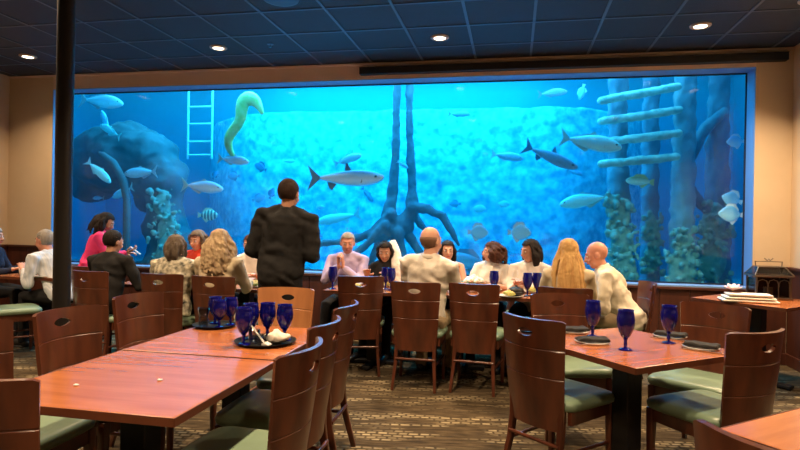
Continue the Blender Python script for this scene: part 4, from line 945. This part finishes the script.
def crumple(name, label, cat, x, y, z, r, h, m, seed=1, group=None):
    b = MB(); b.ell((0, 0, h*.5), (r, r*.8, h*.5), n=36, k=18)
    for v in b.v: v *= 1+.35*noise.fractal(v*(1.2/r)+Vector((seed, 0, 0)), 1, 2, 3); v.z = max(v.z, 0)
    o = obj(name, b, m, sm=True); o.location = (x, y, z); tag(o, label, cat, group); return o
crumple('crumpled_napkin', 'crumpled cream napkin heaped on the right tray', 'napkin', -1.185, 2.765, zt, .062, .06, M_white, 1)
crumple('crumpled_napkin', 'small scrap of white napkin at the front rim of the right tray', 'napkin', -1.20, 2.68, zt, .028, .022, M_plate, 2)
b = MB(); b.box((0, 0, 0), (.16, .012, .002)); o = obj('butter_knife', b, M_silver, bevel=.001); o.location = (-1.25, 2.70, zt+.05); o.rotation_euler = (0, R(28), R(-35)); tag(o, 'steel knife leaning on the napkins of the right tray', 'knife')
for x, y, lab in ((-1.60, 1.88, 'left crumb scrap on the bare foreground table'), (-1.345, 2.02, 'right crumb scrap on the bare foreground table')):
    crumple('crumb', lab, 'crumb', x, y, ZTB, .011, .006, M_plate, x)
# the set square table
SG = 'blue goblets on the set square table'
gob0 = dup(gob0, (.575, 3.135, ZTB), 0, 'x'); gob0.scale = (1, 1, 1); gused = False
for x, y, lab in ((.575, 3.135, 'front blue goblet nearest us on the set square table'), (.455, 3.46, 'left blue goblet behind the napkin on the set square table'), (.845, 3.385, 'right dark blue goblet on the set square table')): put_goblet(x, y, lab, SG)
def setting(x, y, rz, label):
    t = thing('bread_plate', 'white bread plate under the '+label, 'plate', (x, y, ZTB), 0, 'plates on the set square table')
    b = MB(); b.lathe([(.001, 0), (.05, 0), (.090, .008), (.092, .010), (.052, .004), (.001, .004)], n=36); obj('dish', b, M_plate, t, sm=True)
    n = thing('folded_napkin', label, 'napkin', (x, y, ZTB+.011), R(rz), 'black napkins on the set square table')
    b = MB()
    for k in range(3): b.box((.002*k, -.003*k, .004+.006*k), (.175-.01*k, .095-.008*k, .0052))
    vox('cloth', b, M_napkin, n, .004, 2, lambda p: .005*noise.noise(p*28))
    k = thing('table_knife', 'steel knife beside the '+label, 'knife', (x-.03, y-.085, ZTB+.002), R(rz), 'knives on the set square table')
    b = MB(); b.box((-.05, 0, .002), (.09, .012, .004)); obj('handle', b, M_silver, k, .001); b = MB(); b.prism([(-.005, 0), (.10, 0), (.115, .003), (.10, .006), (-.005, .006)], .014, Matrix.Translation((0, 0, -.001))); obj('blade', b, M_silver, k)
setting(.43, 3.28, 8, 'black napkin at the left front of the set square table')
setting(.36, 3.58, 20, 'black napkin at the far left of the set square table')
setting(.98, 3.29, -28, 'black napkin at the right front of the set square table')
setting(.90, 3.58, -25, 'black napkin at the far right of the set square table')
# long table
LG = 'blue goblets on the long table'
for x, y, lab in ((-1.68, 5.24, 'blue goblet beside the standing man on the long table'), (-1.20, 5.40, 'blue goblet between lavender shirt and the near chair'), (-1.13, 5.32, 'blue goblet left of the balding man shoulder'), (-.17, 5.38, 'blue goblet before the curly brown haired woman'),
                  (.13, 5.30, 'blue goblet left of the dark bowl near the blonde woman'), (.215, 5.34, 'blue goblet beside the blonde woman elbow'), (.48, 5.42, 'blue goblet near the leaning bald man, behind the blonde')): put_goblet(x, y, lab, LG)
for x, y, lab in ((-2.28, 5.10, 'blue goblet right of the curly blonde woman'), (-2.36, 5.32, 'blue goblet behind the one right of the curly blonde woman'), (-2.22, 5.32, 'blue goblet nearest the standing man at the left side table')): put_goblet(x, y, lab, 'blue goblets on the left side table')
tumbler(-2.27, 5.24, 'amber iced tea glass beside the standing man', .14, .035, m=mat('iced_tea', (.30, .09, .03), .1), group='drinks on the left side table')
tumbler(-2.95, 5.20, 'amber iced tea glass between the bob haired and curly haired women', .14, .035, m=bpy.data.materials['iced_tea'], group='drinks on the left side table')
M_food = mat('mixed_food', (.62, .42, .12), .6, var=(.35, .40, .10), scale=30, bump=.4, bscale=60)
def plate(x, y, label, food=True, group='dinner plates on the long table'):
    t = thing('dinner_plate', label, 'plate', (x, y, ZTB), 0, group)
    b = MB(); b.lathe([(.001, 0), (.07, 0), (.118, .012), (.121, .015), (.072, .005), (.001, .005)], n=40); obj('dish', b, M_plate, t, sm=True)
    if food: o = crumple('plated_food', 'mixed food served on the '+label.replace('white ', ''), 'food', x, y, ZTB+.006, .062, .05, M_food, x, 'plated food')
for x, y, lab in ((-1.48, 5.30, 'white plate right of the standing man on the long table'), (-1.62, 5.66, 'white plate before the lavender shirt man'), (-1.22, 5.66, 'white plate before the woman with the scarf'), (-.72, 5.66, 'white plate before the smiling dark haired woman'),
                  (-.22, 5.62, 'white plate before the curly brown haired woman'), (.18, 5.62, 'white plate before the dark haired woman in white'), (-.02, 5.20, 'white plate beside the dark bowl')): plate(x, y, lab)
for x, y, lab in ((-2.43, 5.12, 'white plate just right of the curly blonde woman'), (-2.90, 5.40, 'white plate between the bob and the curly blonde'), (-3.40, 5.45, 'white plate before the woman in red'), (-3.28, 5.15, 'white plate beside the person in black')): plate(x, y, lab, group='dinner plates on the left side tables')
# bouquet
t = thing('bouquet', 'white flower bouquet in a small vase at the middle of the long table', 'flowers', (-.36, 5.42, ZTB))
b = MB(); b.lathe([(.001, 0), (.035, 0), (.045, .04), (.03, .075), (.034, .09), (.001, .09)], n=20); obj('vase', b, M_plate, t, sm=True)
M_petal = mat('white_petal', (.85, .82, .76), .7, var=(.78, .74, .62), scale=20)
for i in range(15):
    a = i*2.4; r = .085*math.sqrt(i/15); c = Vector((math.cos(a)*r, math.sin(a)*r, .145-r*.5)); b = MB()
    for k in range(9):
        q = k*2.4; rr = .005+.0022*k; b.ell(c+Vector((math.cos(q)*rr, math.sin(q)*rr, .012-.0025*k)), (.014, .014, .016), n=8, k=5)
    vox('bloom', b, M_petal, t, .005, 0)
M_leaf = mat('bouquet_leaf', (.06, .14, .04), .6)
for i in range(9):
    a = i*.7; b = MB(); b.prism([(0, 0), (.03, .02), (.075, .0), (.03, -.02)], .002, Matrix.Translation((math.cos(a)*.055, math.sin(a)*.055, .10)) @ Matrix.Rotation(a, 4, 'Z') @ Matrix.Rotation(R(70), 4, 'X')); obj('leaf', b, M_leaf, t)
t = thing('dark_bowl', 'black round lidded bowl near the right end of the long table', 'bowl', (.03, 5.26, ZTB))
b = MB(); b.lathe([(.001, 0), (.045, 0), (.075, .025), (.078, .045), (.001, .045)], n=32); obj('dish', b, M_black, t, sm=True)
b = MB(); b.lathe([(.001, .045), (.076, .045), (.062, .068), (.03, .082), (.010, .086), (.012, .098), (.001, .100)], n=32); obj('lid', b, M_black, t, sm=True)
# far left table
for x, y, lab in ((-5.22, 5.33, 'leftmost white cup on the far left table'), (-5.08, 5.36, 'second white cup from the left on the far left table'), (-4.76, 5.45, 'white cup right of the brown jar, left of the column')):
    t = thing('coffee_cup', lab, 'cup', (x, y, ZTB), 0, 'white cups on the far left table')
    b = MB(); b.lathe([(.001, 0), (.025, 0), (.036, .03), (.04, .075), (.037, .075), (.033, .03), (.001, .008)], n=22); obj('cup_body', b, M_plate, t, sm=True)
    b = MB(); b.tube([(.036, 0, .06), (.058, 0, .055), (.058, 0, .03), (.034, 0, .022)], .004, 8); obj('handle', b, M_plate, t, sm=True)
t = thing('brown_jar', 'brown pitcher like jar standing among the white cups at far left', 'jar', (-4.92, 5.42, ZTB)); b = MB(); b.lathe([(.001, 0), (.045, 0), (.055, .04), (.048, .09), (.036, .11), (.04, .135), (.001, .135)], n=24); obj('jar_body', b, mat('brown_ceramic', (.14, .06, .03), .3), t, sm=True)
b = MB(); b.tube([(.048, 0, .11), (.08, 0, .10), (.08, 0, .05), (.053, 0, .035)], .006, 8); obj('handle', b, bpy.data.materials['brown_ceramic'], t, sm=True)
plate(-4.86, 5.24, 'white plate on the far left table below the brown jar', group='dishes at far left')
# corner table: cloth stack, flower, lantern box
t = thing('folded_cloths', 'stack of folded cream cloths on the corner serving table', 'cloth', (2.03, 5.56, ZTB), R(-6))
for k in range(3):
    b = MB(); b.box((0, -.01*k, .013+.025*k), (.44-.05*k, .25-.03*k, .018)); vox('cloth_fold', b, M_white, t, .008, 2, lambda p: .003*noise.noise(p*22))
t = thing('pink_flower', 'small pink and white flower lying on the folded cloths', 'flower', (1.93, 5.62, ZTB+.07))
M_pink = mat('pink_petal', (.75, .35, .42), .7, var=(.82, .68, .66), scale=25)
for i in range(11):
    a = i*2*PI/8+(.3 if i > 7 else 0); tl = 35 if i < 8 else 65; b = MB(); b.ell((.042, 0, 0), (.042, .024, .005), n=10, k=6); b.xf(Matrix.Translation((0, 0, .022)) @ Matrix.Rotation(a, 4, 'Z') @ Matrix.Rotation(-R(tl*.6), 4, 'Y')); obj('petal', b, M_pink, t, sm=True)
b = MB(); b.ell((0, 0, .03), (.016, .016, .014)); obj('flower_heart', b, mat('flower_heart', (.7, .55, .1), .7), t, sm=True)
t = thing('lantern_box', 'bronze and glass lantern box with a pitched roof on the corner serving table', 'lantern', (2.31, 5.86, ZTB), R(2))
W_, D_, Hh = .30, .21, .20
for i in (-1, 1):
    for j in (-1, 1):
        b = MB(); b.box((i*(W_/2-.008), j*(D_/2-.008), Hh/2+.012), (.016, .016, Hh)); obj('corner_post', b, M_chrome, t, .002)
b = MB(); b.box((0, 0, .012), (W_+.02, D_+.02, .018)); obj('base', b, M_chrome, t, .003)
b = MB(); b.box((0, 0, Hh+.014), (W_+.026, D_+.026, .016)); obj('cornice', b, M_chrome, t, .003)
zb = Hh+.022
for j in (-1, 1):                                   # roof frame and pierced fronts
    for i in range(3):
        cx = (i-1)*.09; b = MB(); b.tube([(cx-.042, j*(D_/2-.006), Hh*.60), (cx-.042, j*(D_/2-.006), Hh*.72), (cx-.033, j*(D_/2-.006), Hh*.86), (cx, j*(D_/2-.006), Hh*.92), (cx+.033, j*(D_/2-.006), Hh*.86), (cx+.042, j*(D_/2-.006), Hh*.72), (cx+.042, j*(D_/2-.006), Hh*.60), (cx+.044, j*(D_/2-.006), .02)], .004, 6); obj('arch', b, M_chrome, t)
    b = MB(); b.box((0, j*(D_/2-.012), Hh/2+.01), (W_-.03, .003, Hh-.03)); obj('glass_pane', b, M_smoke, t)
for i in (-1, 1):
    b = MB(); b.box((i*(W_/2-.012), 0, Hh/2+.01), (.003, D_-.03, Hh-.03)); obj('glass_pane', b, M_smoke, t)
b = MB(); r0 = [Vector((sx*(W_/2+.01), sy*(D_/2+.01), zb)) for sx, sy in ((-1, -1), (1, -1), (1, 1), (-1, 1))]; r1 = [Vector((sx*.11, sy*.055, zb+.075)) for sx, sy in ((-1, -1), (1, -1), (1, 1), (-1, 1))]
b.rings([r0, r1], cap=True); obj('roof', b, M_smoke, t)
for k in range(4):
    b = MB(); b.tube([r0[k], r1[k]], .005, 6); b.tube([r1[k], r1[(k+1) % 4]], .005, 6); obj('roof_bar', b, M_chrome, t)
for k in (-1, 1):
    b = MB(); b.tube([(k*.11, 0, zb+.075), (k*.115, 0, zb+.12)], .005, 6); obj('roof_post', b, M_chrome, t)
b = MB(); b.tube([(-.115, 0, zb+.12), (0, 0, zb+.122), (.115, 0, zb+.12)], .005, 6); obj('top_bar', b, M_chrome, t)
b = MB(); b.tube([(-.035, 0, zb+.15), (-.012, 0, zb+.128), (0, 0, zb+.145), (.012, 0, zb+.128), (.035, 0, zb+.15)], .005, 6); obj('finial', b, M_chrome, t)
t2 = thing('pillar_candle', 'cream pillar candle inside the lantern box', 'candle', (2.31, 5.86, ZTB+.022)); b = MB(); b.lathe([(.001, 0), (.04, 0), (.04, .085), (.001, .083)], n=24); obj('wax', b, M_white, t2); b = MB(); b.tube([(0, 0, .083), (.001, 0, .098)], .0015, 6); obj('wick', b, M_black, t2)
